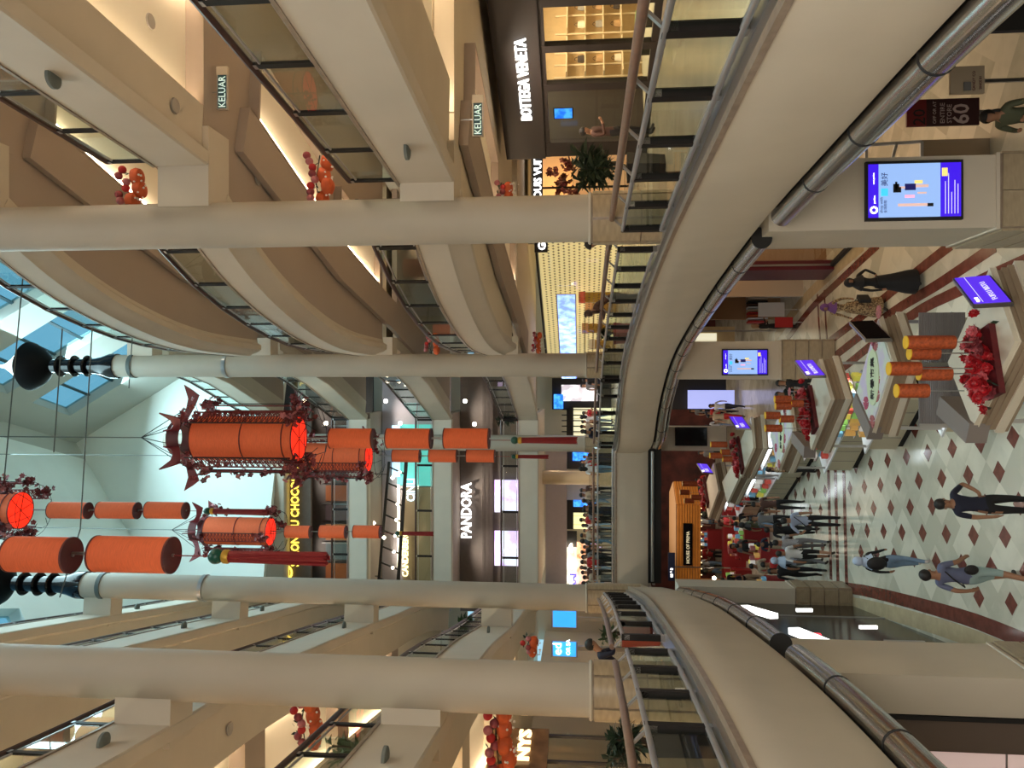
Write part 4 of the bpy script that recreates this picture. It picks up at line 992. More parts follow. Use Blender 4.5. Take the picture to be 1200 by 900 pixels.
# ================================================================ PEOPLE
def person_mesh(top_m,bot_m,shoe_m,skin=SKIN,pose='stand',fem=False,fingers=False,hair='short',extra=None,seed=0):
    """returns an Empty-free pair (body object, hair object, extras) built at the origin, facing -Y"""
    rnd=random.Random(seed)
    J={'pel':(0,0,.93),'sp':(0,.0,1.12),'ch':(0,-.005,1.32),'nk':(0,.01,1.46),'hd':(0,-.005,1.57),'tp':(0,.0,1.66),
       'shL':(.175,0,1.40),'elL':(.215,.03,1.13),'wrL':(.225,-.03,.90),'haL':(.225,-.06,.80),
       'shR':(-.175,0,1.40),'elR':(-.215,.03,1.13),'wrR':(-.225,-.03,.90),'haR':(-.225,-.06,.80),
       'hpL':(.09,0,.88),'knL':(.10,-.02,.50),'anL':(.10,.03,.09),'toL':(.11,-.12,.035),
       'hpR':(-.09,0,.88),'knR':(-.10,-.02,.50),'anR':(-.10,.03,.09),'toR':(-.11,-.12,.035)}
    if pose=='walk': J.update({'knL':(.10,-.16,.53),'anL':(.10,-.22,.10),'toL':(.11,-.37,.04),'knR':(-.09,.05,.50),'anR':(-.09,.26,.14),'toR':(-.10,.13,.035),'elL':(.22,.12,1.15),'wrL':(.23,.10,.92),'haL':(.22,.06,.83),'elR':(-.22,-.04,1.14),'wrR':(-.22,-.20,.95),'haR':(-.21,-.26,.88)})
    if pose=='phone': J.update({'elL':(.25,-.02,1.14),'wrL':(.13,-.24,1.22),'haL':(.08,-.30,1.27),'elR':(-.25,-.02,1.14),'wrR':(-.12,-.22,1.18),'haR':(-.05,-.29,1.22),'hd':(0,-.04,1.565),'tp':(0,-.035,1.65)})
    if pose=='hip': J.update({'elL':(.38,.06,1.17),'wrL':(.22,.0,.98),'haL':(.17,.05,.95)})
    if pose=='lean': J.update({'sp':(0,-.08,1.10),'ch':(0,-.22,1.27),'nk':(0,-.32,1.38),'hd':(0,-.40,1.46),'tp':(0,-.45,1.53),'shL':(.175,-.25,1.34),'shR':(-.175,-.25,1.34),'elL':(.24,-.32,1.12),'wrL':(.12,-.50,1.14),'haL':(.05,-.54,1.16),'elR':(-.24,-.32,1.12),'wrR':(-.12,-.50,1.14),'haR':(-.04,-.55,1.16)})
    R={'pel':.135,'sp':.115,'ch':.135,'nk':.052,'hd':.088,'tp':.075,'sh':.062,'el':.042,'wr':.030,'ha':.034,'hp':.095,'kn':.060,'an':.042,'to':.036}
    if fem: R.update({'sp':.10,'ch':.118,'pel':.15,'sh':.05,'el':.036,'wr':.026}); 
    names=list(J); V=[J[n] for n in names]; idx={n:i for i,n in enumerate(names)}
    Ed=[('pel','sp'),('sp','ch'),('ch','nk'),('nk','hd'),('hd','tp')]
    for s in 'LR': Ed+= [('ch','sh'+s),('sh'+s,'el'+s),('el'+s,'wr'+s),('wr'+s,'ha'+s),('pel','hp'+s),('hp'+s,'kn'+s),('kn'+s,'an'+s),('an'+s,'to'+s)]
    rad=[R.get(n[:2] if n[-1] in 'LR' and n[:2] in R else n,.05) for n in names]
    if extra=='dress':
        pass
    Ei=[(idx[a_],idx[b_]) for a_,b_ in Ed]
    if fingers:
        for s in 'LR':
            h=Vector(J['ha'+s]); w_=Vector(J['wr'+s]); d=(h-w_).normalized(); sd=Vector((0,1,0)) if pose!='phone' else Vector((0,0,1)); 
            for q,(o_,l_) in enumerate(((-.028,.065),(-.010,.078),(.009,.074),(.027,.058))):
                b_=h+sd*o_; i0=len(V); V.append(tuple(b_+d*.02)); rad.append(.011); V.append(tuple(b_+d*l_*.6)); rad.append(.009); V.append(tuple(b_+d*l_+Vector((-.012 if s=='L' else .012,0,0)))); rad.append(.008)
                Ei+=[(idx['ha'+s],i0),(i0,i0+1),(i0+1,i0+2)]
            i0=len(V); b_=w_.lerp(h,.5)-sd*.03; V.append(tuple(b_)); rad.append(.012); V.append(tuple(b_-sd*.02+d*.05)); rad.append(.010); Ei+=[(idx['wr'+s],i0),(i0,i0+1)]
    me=bpy.data.meshes.new('body'); me.from_pydata(V,Ei,[]); o=bpy.data.objects.new('body',me); COL.objects.link(o)
    o.modifiers.new('s','SKIN'); sv=me.skin_vertices[0].data
    for i,r_ in enumerate(rad):
        rx=r_; ry=r_*.8 if i<len(names) and names[i] in ('ch','pel','sp') else r_
        if i<len(names): sv[i].radius=(rx,ry)
        else: sv[i].radius=(r_,r_)
        sv[i].use_root=(i==0)
    o.modifiers.new('b','SUBSURF').levels=1 if not fingers else 2
    return o,J,V,Ei,names
def _radfix(): pass
def person_tree(label,cat,loc,rz,top_m,bot_m,shoe_m,pose='stand',fem=False,fingers=False,hair='short',hairm=HAIR,sleeves='short',legs='long',bag=None,scale=1.0,seed=0,skin=SKIN,group=None):
    o,J,V,Ei,names=person_mesh(top_m,bot_m,shoe_m,skin,pose,fem,fingers,hair,None,seed)
    dg=bpy.context.evaluated_depsgraph_get(); ev=o.evaluated_get(dg); me=bpy.data.meshes.new_from_object(ev); bpy.data.objects.remove(o)
    for m_ in (skin,top_m,bot_m,shoe_m): me.materials.append(m_)
    VV=[Vector(v) for v in V]
    def region(c_):
        best=(9,0)
        for ei,(a_,b_) in enumerate(Ei):
            A_,B_=VV[a_],VV[b_]; d=B_-A_; t=max(0,min(1,(c_-A_).dot(d)/max(1e-9,d.length_squared))); q=(c_-(A_+d*t)).length-.02*(1 if ei<1 else 0)
            if q<best[0]: best=(q,ei,t)
        a_=Ei[best[1]]; n0=names[a_[0]] if a_[0]<len(names) else 'f'; n1=names[a_[1]] if a_[1]<len(names) else 'f'; t=best[2]
        if n1 in('hd','tp'): return 0
        if n1=='nk': return 1 if t<.75 else 0
        if n1=='f' or n1[:2]=='ha': return 0
        if n1[:2]=='wr': return 1 if sleeves=='long' else 0
        if n1[:2]=='el': return 1 if (sleeves=='long' or t<.75) else 0
        if n1[:2]=='sh' or n1=='ch': return 1
        if n1=='sp': return 1 if t>.12 else 2
        if n1[:2]=='hp': return 2
        if n1[:2]=='kn': return 2
        if n1[:2]=='an': return (2 if (legs=='long' or t<.15) else 0) if t<.9 else 3
        return 3
    for p in me.polygons: p.material_index=region(p.center); p.use_smooth=True
    E_=E('person',label,cat,loc,group,rz); E_.scale=(scale,)*3
    b_=bpy.data.objects.new('body',me); COL.objects.link(b_); b_.parent=E_
    hd=Vector(J['hd']); tpv=Vector(J['tp']); 
    # face: nose, eyes, ears
    if fingers:
        M().add([hd+Vector(v) for v in ((-.014,-.082,-.03),(.014,-.082,-.03),(0,-.112,-.028),(0,-.084,.018))],[(0,1,2),(0,2,3),(1,3,2),(0,3,1)]).build('nose',skin,E_,world=False)
        for s in (-1,1): M().ball(hd+Vector((s*.03,-.078,.02)),.010,6,4).build('eye',BLK,E_,world=False)
        for s in (-1,1): M().ball(hd+Vector((s*.088,.005,-.005)),.022,6,5,(.4,.8,1.2)).build('ear',skin,E_,world=False,smooth=True)
        M().box(hd+Vector((0,-.083,-.05)),(.04,.008,.008)).build('mouth',mat('lips',(.28,.09,.07),.5) if 'lips' not in bpy.data.materials else bpy.data.materials['lips'],E_,world=False)
    k=M(); c_=hd.lerp(tpv,.55)+Vector((0,.018,.0))
    if hair=='short': 
        k.ball(c_+Vector((0,0,.012)),.1,12,8,(.95,1.02,.95)); k.f=[f for f in k.f if sum(k.v[i][2] for i in f)/len(f)>c_.z-.03 or sum(k.v[i][1] for i in f)/len(f)>c_.y+.02]; k.mi=k.mi[:len(k.f)]
    elif hair=='long':
        k.ball(c_,.108,12,8,(.95,1.0,1.0)); k.ball(c_+Vector((0,.05,-.14)),.10,10,8,(.95,.5,1.5)); k.f=[f for f in k.f if not(sum(k.v[i][1] for i in f)/len(f)<c_.y-.055 and sum(k.v[i][2] for i in f)/len(f)<c_.z+.03)]; k.mi=k.mi[:len(k.f)]
    elif hair=='scarf':
        k.ball(c_+Vector((0,.0,-.02)),.118,12,8,(.95,1.0,1.1)); k.lathe((c_.x,c_.y+.02,c_.z-.30),[(.20,0),(.15,.10),(.09,.2)],12); k.f=[f for f in k.f if not(sum(k.v[i][1] for i in f)/len(f)<c_.y-.09 and abs(sum(k.v[i][2] for i in f)/len(f)-(c_.z-.04))<.07)]; k.mi=k.mi[:len(k.f)]
    k.build('headscarf' if hair=='scarf' else 'hair',hairm,E_,world=False,smooth=True)
    if bag=='backpack': 
        ch=Vector(J['ch']); M().ball(ch+Vector((0,.18,-.08)),.17,12,8,(.95,.6,1.3)).build('backpack',BLK,E_,world=False,smooth=True)
        for s in(-1,1): M().ring([ch+Vector((s*.10,.14,.10)),ch+Vector((s*.12,.02,.16)),ch+Vector((s*.12,-.12,.05)),ch+Vector((s*.13,.0,-.15))],.014,5).build('strap',BLK,E_,world=False)
    if bag in('sling','waist'):
        M().ring([Vector(v) for v in ((-.16,.0,1.42),(-.02,.16,1.25),(.16,.10,1.02),(.18,-.05,.98),(.0,-.15,1.2),(-.14,-.08,1.40),(-.16,.0,1.42))],.012,5).build('strap',BLK,E_,world=False)
        M().ball((-.18 if bag=='waist' else .2,.13,.98),.10,10,8,(.9,.6,1.1)).build('bag',BLK,E_,world=False,smooth=True)
    if bag=='tote': M().box((.30,-.05,.62),(.10,.30,.30)).build('bag',BLK,E_,world=False); M().ring([(.30,-.12,.77),(.25,-.08,.86),(.30,.02,.77)],.010,5).build('strap',BLK,E_,world=False)
    if legs=='skirt':
        M().lathe((0,0,0),[(.30,.12),(.28,.3),(.21,.6),(.17,.85),(.15,1.0)],18).build('long_dress',bot_m,E_,world=False,smooth=True)
    return E_
def cm_(n,c,**k): return mat(n,c,.8,**k)
NAVY=cm_('navy_cloth',(.012,.014,.035)); BLKC=cm_('black_cloth',(.008,.008,.010)); JEAN=cm_('light_jeans',(.16,.25,.38),var=.15); BLUG=cm_('blue_grey_cloth',(.12,.14,.24),var=.1); PBLU=cm_('pale_blue_cloth',(.33,.38,.52)); PTEAL=cm_('pale_teal_cloth',(.30,.42,.42)); WHT=cm_('white_cloth',(.62,.64,.68)); REDC=cm_('red_cloth',(.42,.02,.02)); OLIVE=cm_('olive_cloth',(.09,.10,.06)); BRNC=cm_('brown_cloth',(.07,.03,.022)); PURC=cm_('purple_scarf',(.14,.05,.20)); GREYC=cm_('grey_cloth',(.17,.17,.18)); SHOE=cm_('dark_shoe',(.03,.025,.02)); WSHOE=cm_('white_shoe',(.6,.6,.6)); BEIGEC=cm_('beige_cloth',(.42,.34,.25)); LSC=cm_('pale_blue_scarf',(.45,.55,.72)); PATT=pattern('brown_leaf_dress','noise',(.08,.04,.02),(.42,.30,.16),22,0,.8); STRIPE=pattern('navy_white_stripe','wave',(.01,.012,.03),(.7,.7,.75),14,0,.8); SKIN2=mat('skin_light',(.48,.28,.18),.6)
def at_floor(x,y,z=GF): q=Z(x,y,z); return (q[0],q[1],z+.0)
PPL=[
 ((1224,592),dict(label='man in black shirt and trousers walking alone on the diamond floor, nearest of all',top_m=NAVY,bot_m=BLKC,shoe_m=SHOE,pose='hip',fingers=True,hair='short',rz=.5)),
 ((1206,676),dict(label='man from behind in blue grey shirt and pale shorts with a shoulder bag',top_m=BLUG,bot_m=PTEAL,shoe_m=SHOE,pose='walk',fingers=True,hair='short',legs='short',bag='waist',rz=PI-.3,scale=1.04)),
 ((1088,659),dict(label='woman from behind in pale headscarf, black backpack and jeans',top_m=BLKC,bot_m=JEAN,shoe_m=WSHOE,pose='walk',fingers=True,fem=True,hair='scarf',hairm=LSC,bag='backpack',sleeves='long',rz=PI-.1,scale=.93)),
 ((987,611),dict(label='man from behind in pale blue shirt crossing the three brown floor bands',top_m=PBLU,bot_m=BLKC,shoe_m=SHOE,pose='hip',hair='short',bag='sling',rz=PI+.1,scale=1.02)),
 ((1078,330),dict(label='person all in black walking on the striped walkway by the right pier',top_m=BLKC,bot_m=BLKC,shoe_m=SHOE,pose='hip',hair='scarf',hairm=BLKC,sleeves='long',rz=.4,scale=.95,fem=True,legs='skirt')),
 ((1036,360),dict(label='woman in purple headscarf and leaf patterned dress carrying a black bag',top_m=PATT,bot_m=PATT,shoe_m=SHOE,pose='walk',hair='scarf',hairm=PURC,sleeves='long',legs='skirt',bag='tote',rz=-.6,scale=.9,fem=True)),
 ((936,382),dict(label='blonde haired woman in black beside the clothes rack of the right shop',top_m=BLKC,bot_m=BLKC,shoe_m=SHOE,pose='phone',hair='long',hairm=mat('blond_hair',(.35,.22,.12),.6),sleeves='long',rz=1.2,scale=.95,fem=True)),
 ((978,449),dict(label='person in dark clothes behind the stall beside the second pier, farther one',top_m=BLKC,bot_m=BLKC,shoe_m=SHOE,hair='long',rz=0,fem=True)),
 ((976,463),dict(label='person in green black jacket looking down at the flower topped stall',top_m=cm_('dark_green_cloth',(.02,.04,.035)),bot_m=BLKC,shoe_m=SHOE,pose='phone',hair='long',sleeves='long',rz=.5,fem=True)),
 ((958,551),dict(label='shopkeeper with long black hair at the stall counter, patterned top',top_m=PATT,bot_m=BLKC,shoe_m=SHOE,pose='phone',hair='long',rz=1.4,fem=True,scale=.95)),
 ((895,592),dict(label='man in blue shirt bending over a stall counter, seen from behind',top_m=cm_('mid_blue_cloth',(.12,.18,.42)),bot_m=BLKC,shoe_m=WSHOE,pose='lean',hair='short',rz=1.6)),
 ((872,476),dict(label='woman in white top and navy skirt walking past the dark shop',top_m=WHT,bot_m=NAVY,shoe_m=SHOE,pose='walk',hair='long',rz=-.4,fem=True,scale=.95)),
 ((872,488),dict(label='person in salmon red trousers beside the woman in white top',top_m=BEIGEC,bot_m=REDC,shoe_m=SHOE,pose='walk',hair='short',rz=-.3)),
 ((960,622),dict(label='person in black carrying a bag, walking left of the striped shirt',top_m=BLKC,bot_m=BLKC,shoe_m=SHOE,pose='walk',hair='short',bag='sling',rz=PI,sleeves='long')),
 ((973,637),dict(label='person from behind in navy and white striped top in the crowd',top_m=STRIPE,bot_m=GREYC,shoe_m=SHOE,pose='walk',hair='short',rz=PI)),
 ((978,650),dict(label='person in white and blue shirt walking in the crowd',top_m=WHT,bot_m=BLKC,shoe_m=SHOE,pose='walk',hair='short',rz=PI,legs='short')),
 ((970,658),dict(label='person in pale blue hood and white top near the left edge of the crowd',top_m=PBLU,bot_m=GREYC,shoe_m=SHOE,pose='walk',hair='scarf',hairm=LSC,rz=2.8)),
 ((955,663),dict(label='person with a bright red shirt front among the crowd',top_m=REDC,bot_m=BLKC,shoe_m=SHOE,pose='walk',hair='short',rz=.2)),
 ((966,671),dict(label='person in a dark coat walking along the marble border',top_m=BLKC,bot_m=BLKC,shoe_m=SHOE,pose='walk',hair='long',rz=.1,sleeves='long')),
]
for i,((x,y),kw) in enumerate(PPL):
    kw=dict(kw); lb=kw.pop('label'); rz=kw.pop('rz'); person_tree(lb,'person',at_floor(x,y),rz,seed=i,**kw)
# top right of the ground floor, in the shade
person_tree('person in white shirt with dark strap beside the pale notice board','person',(4.35,10.4,GF),.6,WHT,BLKC,SHOE,pose='phone',bag='sling',seed=31)
person_tree('person in olive hooded jacket beside the dark sale poster','person',(3.95,11.9,GF),-.9,OLIVE,BLKC,SHOE,pose='phone',sleeves='long',hair='long',seed=32)
# main gallery people
person_tree('person in brown jacket looking at a phone before the dark bronze shopfront','person',(5.75,17.6,0),.9,BRNC,BLKC,SHOE,pose='phone',sleeves='long',seed=33)
person_tree('person in navy leaning on the rail beyond the thick right column','person',(3.0,14.25,0),-PI/2-.2,NAVY,NAVY,SHOE,pose='lean',sleeves='long',seed=34)
person_tree('woman with long brown hair leaning on the rail before the blue screen','person',(2.05,18.1,0),-PI/2-.2,BRNC,BLKC,SHOE,pose='lean',sleeves='long',hair='long',fem=True,seed=35,hairm=mat('brown_hair',(.06,.03,.02),.6))
person_tree('person in dark blue at the left railing with a red and blue bag','person',(-4.85,13.1,0),PI/2+.2,NAVY,REDC,SHOE,pose='lean',sleeves='long',seed=36)
# crowds: prototypes and copies
proto=[]
cset=[(BLKC,NAVY,'short','stand',PI),(GREYC,BLKC,'long','walk',0),(REDC,BLKC,'short','phone',.5),(WHT,JEAN,'long','walk',PI),(BRNC,BLKC,'short','stand',0),(BEIGEC,GREYC,'short','phone',1),(OLIVE,JEAN,'scarf','walk',2),(NAVY,BEIGEC,'short','lean',0)]
cn=['black and navy','grey','red','white','brown','beige','olive','dark blue']
spots=[]
rc=random.Random(5)
for y in (446,452,484,489,494,500,505,509): spots.append((y,rc.uniform(34.5,40),0,'by the black banded far shop'))
for y in (535,541,545,549,574,580,586,592,597,603,609,615,621,627,633,640,646,652,658,664,670,676,682,688): spots.append((y,rc.uniform(32.5,41),0,'behind the straight far railing'))
for i in range(34):
    spots.append((rc.uniform(560,700),rc.uniform(26.5,41),GF,'in the red market crowd'))
for i in range(10): spots.append((rc.uniform(478,530),rc.uniform(36,43),GF,'by the black far shop'))
OCC=[(2.6,14.2,.4)]
for p_ in [o for o in COL.objects if o.get('category')=='person']: OCC.append((p_.location.x,p_.location.y,.42,p_.location.z))
OCC=[o for o in OCC if len(o)==4]
def blocked(X,Y,z,r=.36):
    if z==GF:
        if -9.8<X<-4.4 and 35.4<Y<39.6: return True
        if -2.95<X<-1.6 and 32.5<Y<34: return True
        for pix in STALLPX:
            q=[Z(a,b,-3.8) for a,b in pix]; cx=sum(a for a,_ in q)/len(q); cy=sum(b for _,b in q)/len(q)
            if math.hypot(X-cx,Y-cy)<1.75: return True
    else:
        if Y<31.4 or abs(X+2.72)<.8 and abs(Y-35.2)<.8: return True
        t=D(690,560,40); 
        if math.hypot(X-t.x,Y-40)<.8 or math.hypot(X-tvp.x,Y-40)<.7: return True
    return any(abs(o[3]-z)<.5 and math.hypot(o[0]-X,o[1]-Y)<r+o[2]-.05 for o in OCC)
STALLPX=[[(925,462),(902,510),(912,552),(930,505)],[(880,488),(862,530),(868,560),(883,525)],[(862,538),(846,565),(852,590),(866,560)],[(836,542),(824,575),(830,608),(842,575)],[(960,420),(942,470),(950,528),(974,468)]]
ORD=['first','second','third','fourth','fifth','sixth','seventh','eighth','ninth','tenth','eleventh','twelfth','thirteenth','fourteenth','fifteenth','sixteenth','seventeenth','eighteenth','nineteenth','twentieth','21st','22nd','23rd','24th','25th','26th','27th','28th','29th','30th','31st','32nd','33rd','34th','35th']
spots.sort(key=lambda q:(q[3],q[0])); cnt={}
for i,(y,Y,z,wd) in enumerate(spots):
    j=i%8; X=(450-y)/900*Y; tries=0
    while blocked(X,Y,z) and tries<60: Y=rc.uniform(26.5,42.5) if z==GF else rc.uniform(31.6,41.5); X=(450-y)/900*Y; tries+=1
    if tries>=60: continue
    OCC.append((X,Y,.36,z)); cnt[wd]=cnt.get(wd,-1)+1
    if j>=len(proto):
        c_=cset[j]; p=person_tree('x','person',(X,Y,z),c_[4],c_[0],c_[1],SHOE,pose=c_[3],hair=c_[2],seed=50+j); proto.append(p)
    else: p=copy_tree(proto[j],(X,Y,z),cset[j][4]+rc.uniform(-.6,.6))
    p.scale=(rc.uniform(.92,1.04),)*3
    p['label']='%s dressed person %s, %s from the photo top'%(cn[j],wd,ORD[cnt[wd]])
    p['group']='crowd '+wd
# ================================================================ PLANTS
def plant(loc,label,pot_m,h_pot,r_pot,h,spread,n=60,leafm=LEAF,square=True,seed=1,leaflen=.28):
    rnd=random.Random(seed); x,y,z=loc; P=E('potted_plant',label,'plant',loc)
    if square: M().lathe((x,y,z),[(r_pot*.85,0),(r_pot*1.05,h_pot),(r_pot*.9,h_pot),(r_pot*.85,h_pot-.04),(0,h_pot-.04)],4).build('pot',pot_m,P)
    else: M().lathe((x,y,z),[(r_pot*.75,0),(r_pot,h_pot),(r_pot*.88,h_pot),(r_pot*.85,h_pot-.04),(0,h_pot-.04)],20).build('pot',pot_m,P,smooth=True)
    k=M(); stc=M()
    for q in range(5):
        a_=rnd.uniform(0,6.28); rr=spread*.4; tip=Vector((x+rr*math.cos(a_),y+rr*math.sin(a_),z+h_pot+h*rnd.uniform(.55,.8))); stc.ring([(x,y,z+h_pot-.05),Vector((x,y,z+h_pot)).lerp(tip,.6)+Vector((.02,.02,0)),tip],.014,5)
        for _ in range(n//5):
            b_=Vector((x,y,z+h_pot)).lerp(tip,rnd.uniform(.35,1)); d=Vector((rnd.gauss(0,1),rnd.gauss(0,1),rnd.gauss(.35,.6))).normalized(); L_=leaflen*rnd.uniform(.6,1.2); s_=d.cross(Vector((rnd.random(),rnd.random(),1))).normalized()*L_*.13
            m_=b_+d*L_*.5+Vector((0,0,.02)); e_=b_+d*L_-Vector((0,0,L_*.15)); k.add([b_,m_+s_,e_,m_-s_],[(0,1,2,3)])
    stc.build('stems',mat('brown_stem',(.06,.035,.02),.8) if 'brown_stem' not in bpy.data.materials else bpy.data.materials['brown_stem'],P,smooth=True)
    k.build('leaves',leafm,P,kind='stuff'); return P
plant((4.35,15.6,0),'tall dark leafy plant before the golden luggage shopfront, left of the bronze frame',DARKPOT,.75,.30,1.25,.75,420,LEAF,seed=2,leaflen=.34)
plant((3.4,14.6,0),'smaller dark plant beside the tall one by the thick right column',DARKPOT,.6,.22,.7,.35,160,LEAF,seed=3,leaflen=.26)
plant((1.45,22.2,0),'small green plant in a dark red pot by the slim capped column',REDPOT,.75,.3,.55,.3,160,LEAF,seed=4,leaflen=.2)
plant((-4.05,8.7,0),'bushy dark plant in a square black pot near the left railing',DARKPOT,.85,.26,.62,.4,360,LEAF,seed=5,leaflen=.22)
plant((-5.35,16.6,0),'green plant in a red pot beyond the thick left column',REDPOT,.8,.28,.5,.35,160,LEAF2,seed=6,leaflen=.22)
def gplant(px_,py_,Y,label,k,**kw):
    p=D(px_,py_,Y); zf=flr(k); return plant((p.x,Y,zf),label,**kw)
gplant(60,870,12.4,'spiky plant in a terracotta pot on the left second gallery above',3,pot_m=TERRA,h_pot=.75,r_pot=.25,h=.75,spread=.4,n=120,leafm=LEAF,seed=7,leaflen=.3,square=False)
gplant(510,733,24.6,'leafy dark bush peeping over the left first gallery railing',2,pot_m=TERRA,h_pot=.5,r_pot=.25,h=1.1,spread=.5,n=260,leafm=LEAF2,seed=8,leaflen=.3,square=False)
gplant(115,178,12.9,'small palm behind glass on the right second gallery above',3,pot_m=TERRA,h_pot=.4,r_pot=.2,h=.7,spread=.3,n=80,leafm=LEAF2,seed=9,square=False)
gplant(575,489,36.4,'dark bush on the distant right first gallery',2,pot_m=TERRA,h_pot=.5,r_pot=.25,h=1.2,spread=.6,n=160,leafm=LEAF,seed=10,leaflen=.35,square=False)
gplant(345,880,11.0,'small green plant by the garland on the left first gallery above',2,pot_m=TERRA,h_pot=.4,r_pot=.2,h=.9,spread=.3,n=110,leafm=LEAF2,seed=12,square=False)
# ================================================================ GARLANDS
ROUNDL=mat('orange_round_lantern',(.55,.09,.02),.7,var=.2,vscale=8); BEAD=mat('white_bead',(.8,.75,.7),.4)
def garland(x,y,Y,label,n=4,s=1.0,seed=0):
    rnd=random.Random(seed); c_=D(x,y,Y); g=E('garland',label,'garland',c_,'red new year garlands tied to the galleries')
    for i in range(n):
        p=c_+Vector(((i-(n-1)/2)*.17*s,rnd.uniform(-.06,.06),rnd.uniform(-.10,.02)*s)); M().lathe(p,[(0,-.09*s),(.05*s,-.085*s),(.11*s,-.05*s),(.125*s,0),(.11*s,.05*s),(.05*s,.085*s),(0,.09*s)],20).build('round_lantern',ROUNDL,g,smooth=True)
    for i in range(n*2):
        p=c_+Vector(((i/2-(n-1)/2)*.17*s,-.1,rnd.uniform(.06,.20)*s)); M().ball(p,.055*s,10,8).build('ball',[PINK,PETAL,REDC][i%3],g,smooth=True)
    k=M()
    for i in range(n*7): p=c_+Vector((rnd.uniform(-n/2,n/2)*.17*s,rnd.gauss(-.08,.04),rnd.gauss(-.10,.06)*s)); k.ball(p,.016*s,5,4)
    k.build('beads',BEAD,g,kind='stuff'); k=M()
    for i in range(n*5): p=c_+Vector((rnd.uniform(-n/2,n/2)*.17*s,0,rnd.gauss(.1,.05)*s)); d=Vector((rnd.gauss(0,1),rnd.gauss(0,1),rnd.gauss(0,1))).normalized()*.12; q=d.orthogonal().normalized()*.03; k.add([p,p+d*.5+q,p+d,p+d*.5-q],[(0,1,2,3)])
    k.build('leaves',LEAF,g,kind='stuff'); M().ring([c_+Vector((-n*.09*s,0,.05)),c_+Vector((0,0,.12)),c_+Vector((n*.09*s,0,.05))],.01,4).build('cord',DARK,g)
garland(157,222,13.1,'garland of red balls at the right second gallery railing beside the thick column',3,1.3,1)
garland(378,212,13.1,'garland of pink and red balls at the right first gallery railing, thick column',4,1.25,2)
garland(594,226,13.2,'small garland peeping at the thick column above the black name band',2,.9,3)
garland(508,403,20.2,'red garland at the end of the bulging right balcony of the first gallery above',3,1,4)
garland(631,402,24.,'orange red garland under the first gallery, left of the slim capped column',4,.9,5)
garland(590,862,11.9,'long garland of orange lanterns and pink balls under the left gallery edge',6,1.35,6)
garland(362,845,12.1,'garland with orange lanterns at the left first gallery railing, thick column',4,1.2,7)
garland(625,757,15.,'small garland of orange lanterns under the left first gallery',2,1,8)
garland(271,410,23.6,'tiny red garland beside the ring of the slim capped column',2,.8,9)
# ================================================================ LIT SCREENS ON THE PIERS
def screen(cx,Y,z0,z1,wd,label):
    s_=E('screen',label,'screen',(cx,Y,z0)); M().box((cx,Y,(z0+z1)/2),(wd,.06,z1-z0)).build('casing',BLK,s_)
    H=z1-z0; f=Y-.035; W=wd*.90
    def bx(n,x0,x1,a_,b_,m_,dy=0): return M().box((cx+(x0+x1)/2*W-W/2,f-dy,z0+(a_+b_)/2*H),((x1-x0)*W,.008,(b_-a_)*H)).build(n,m_,s_)
    P2_=bpy.data.materials.get('purple_screen') or mat('purple_screen',(.02,.005,.1),.4,emit=(.045,.008,.78),es=.9); LB_=bpy.data.materials.get('pale_blue_screen') or mat('pale_blue_screen',(.1,.1,.1),.4,emit=(.30,.50,.92),es=.85)
    bx('top_panel',0,1,.87,.975,P2_); bx('picture_panel',0,1,.235,.87,LB_); bx('lower_panel',0,1,.025,.235,P2_)
    q=H/1.75
    bx('figure_dress',.50,.62,.49,.60,bpy.data.materials.get('navy_print') or mat('navy_print',(.01,.01,.12),.5,emit=(.01,.01,.12),es=.5),.01)
    pk=bpy.data.materials.get('pink_print') or mat('pink_print',(.9,.4,.6),.5,emit=(.9,.4,.6),es=.8); sk=bpy.data.materials.get('tan_print') or mat('tan_print',(.7,.45,.4),.5,emit=(.7,.45,.4),es=.7)
    for a_,b_,c_,d_,m_ in ((.55,.60,.36,.49,sk),(.53,.57,.60,.68,sk),(.36,.41,.5,.6,pk),(.43,.46,.38,.47,sk),(.20,.25,.36,.67,sk),(.62,.68,.42,.5,bpy.data.materials.get('gold_print') or mat('gold_print',(.9,.7,.2),.5,emit=(.9,.7,.2),es=.8))): bx('printed_figure',a_,b_,c_,d_,m_,.01)
    for a_,b_,c_,d_ in ((.46,.56,.64,.72),(.56,.62,.66,.72),(.19,.25,.31,.37),(.50,.66,.68,.70)): bx('printed_figure',a_,b_,c_,d_,BLK,.012)
    bx('blue_square',.40,.54,.775,.845,bpy.data.materials.get('azure_print') or mat('azure_print',(.05,.5,.9),.5,emit=(.05,.5,.9),es=.9),.01)
    text('lettering','shop with',.075*q,(cx-W*.42,f-.015,z0+H*.83),(1,0,0),bpy.data.materials['navy_print'],s_,ext=.002); text('lettering','全场购物',.06*q,(cx-W*.42,f-.015,z0+H*.79),(1,0,0),bpy.data.materials['navy_print'],s_,ext=.002)
    text('lettering','美好',.13*q,(cx+W*.08,f-.015,z0+H*.785),(1,0,0),bpy.data.materials['navy_print'],s_,ext=.002)
    k=M()
    for t in range(12): a_=2*PI*t/12; k.box((cx-W*.36+.055*q*math.cos(a_),f-.012,z0+H*.92+.055*q*math.sin(a_)),(.03*q,.004,.03*q))
    k.build('sun_emblem',WHITEL,s_); text('lettering','pavilion',.05*q,(cx-W*.24,f-.012,z0+H*.905),(1,0,0),WHITEL,s_,ext=.002); text('lettering','www.pavilion',.04*q,(cx+W*.12,f-.012,z0+H*.915),(1,0,0),WHITEL,s_,ext=.002)
    bx('gold_card',.75,.90,.165,.22,bpy.data.materials['gold_print'],.01)
    for i in range(5): bx('text_line',.05,.05+[.55,.62,.4,.75,.6][i],.055+.032*i,.061+.032*i,SIGNW,.01)
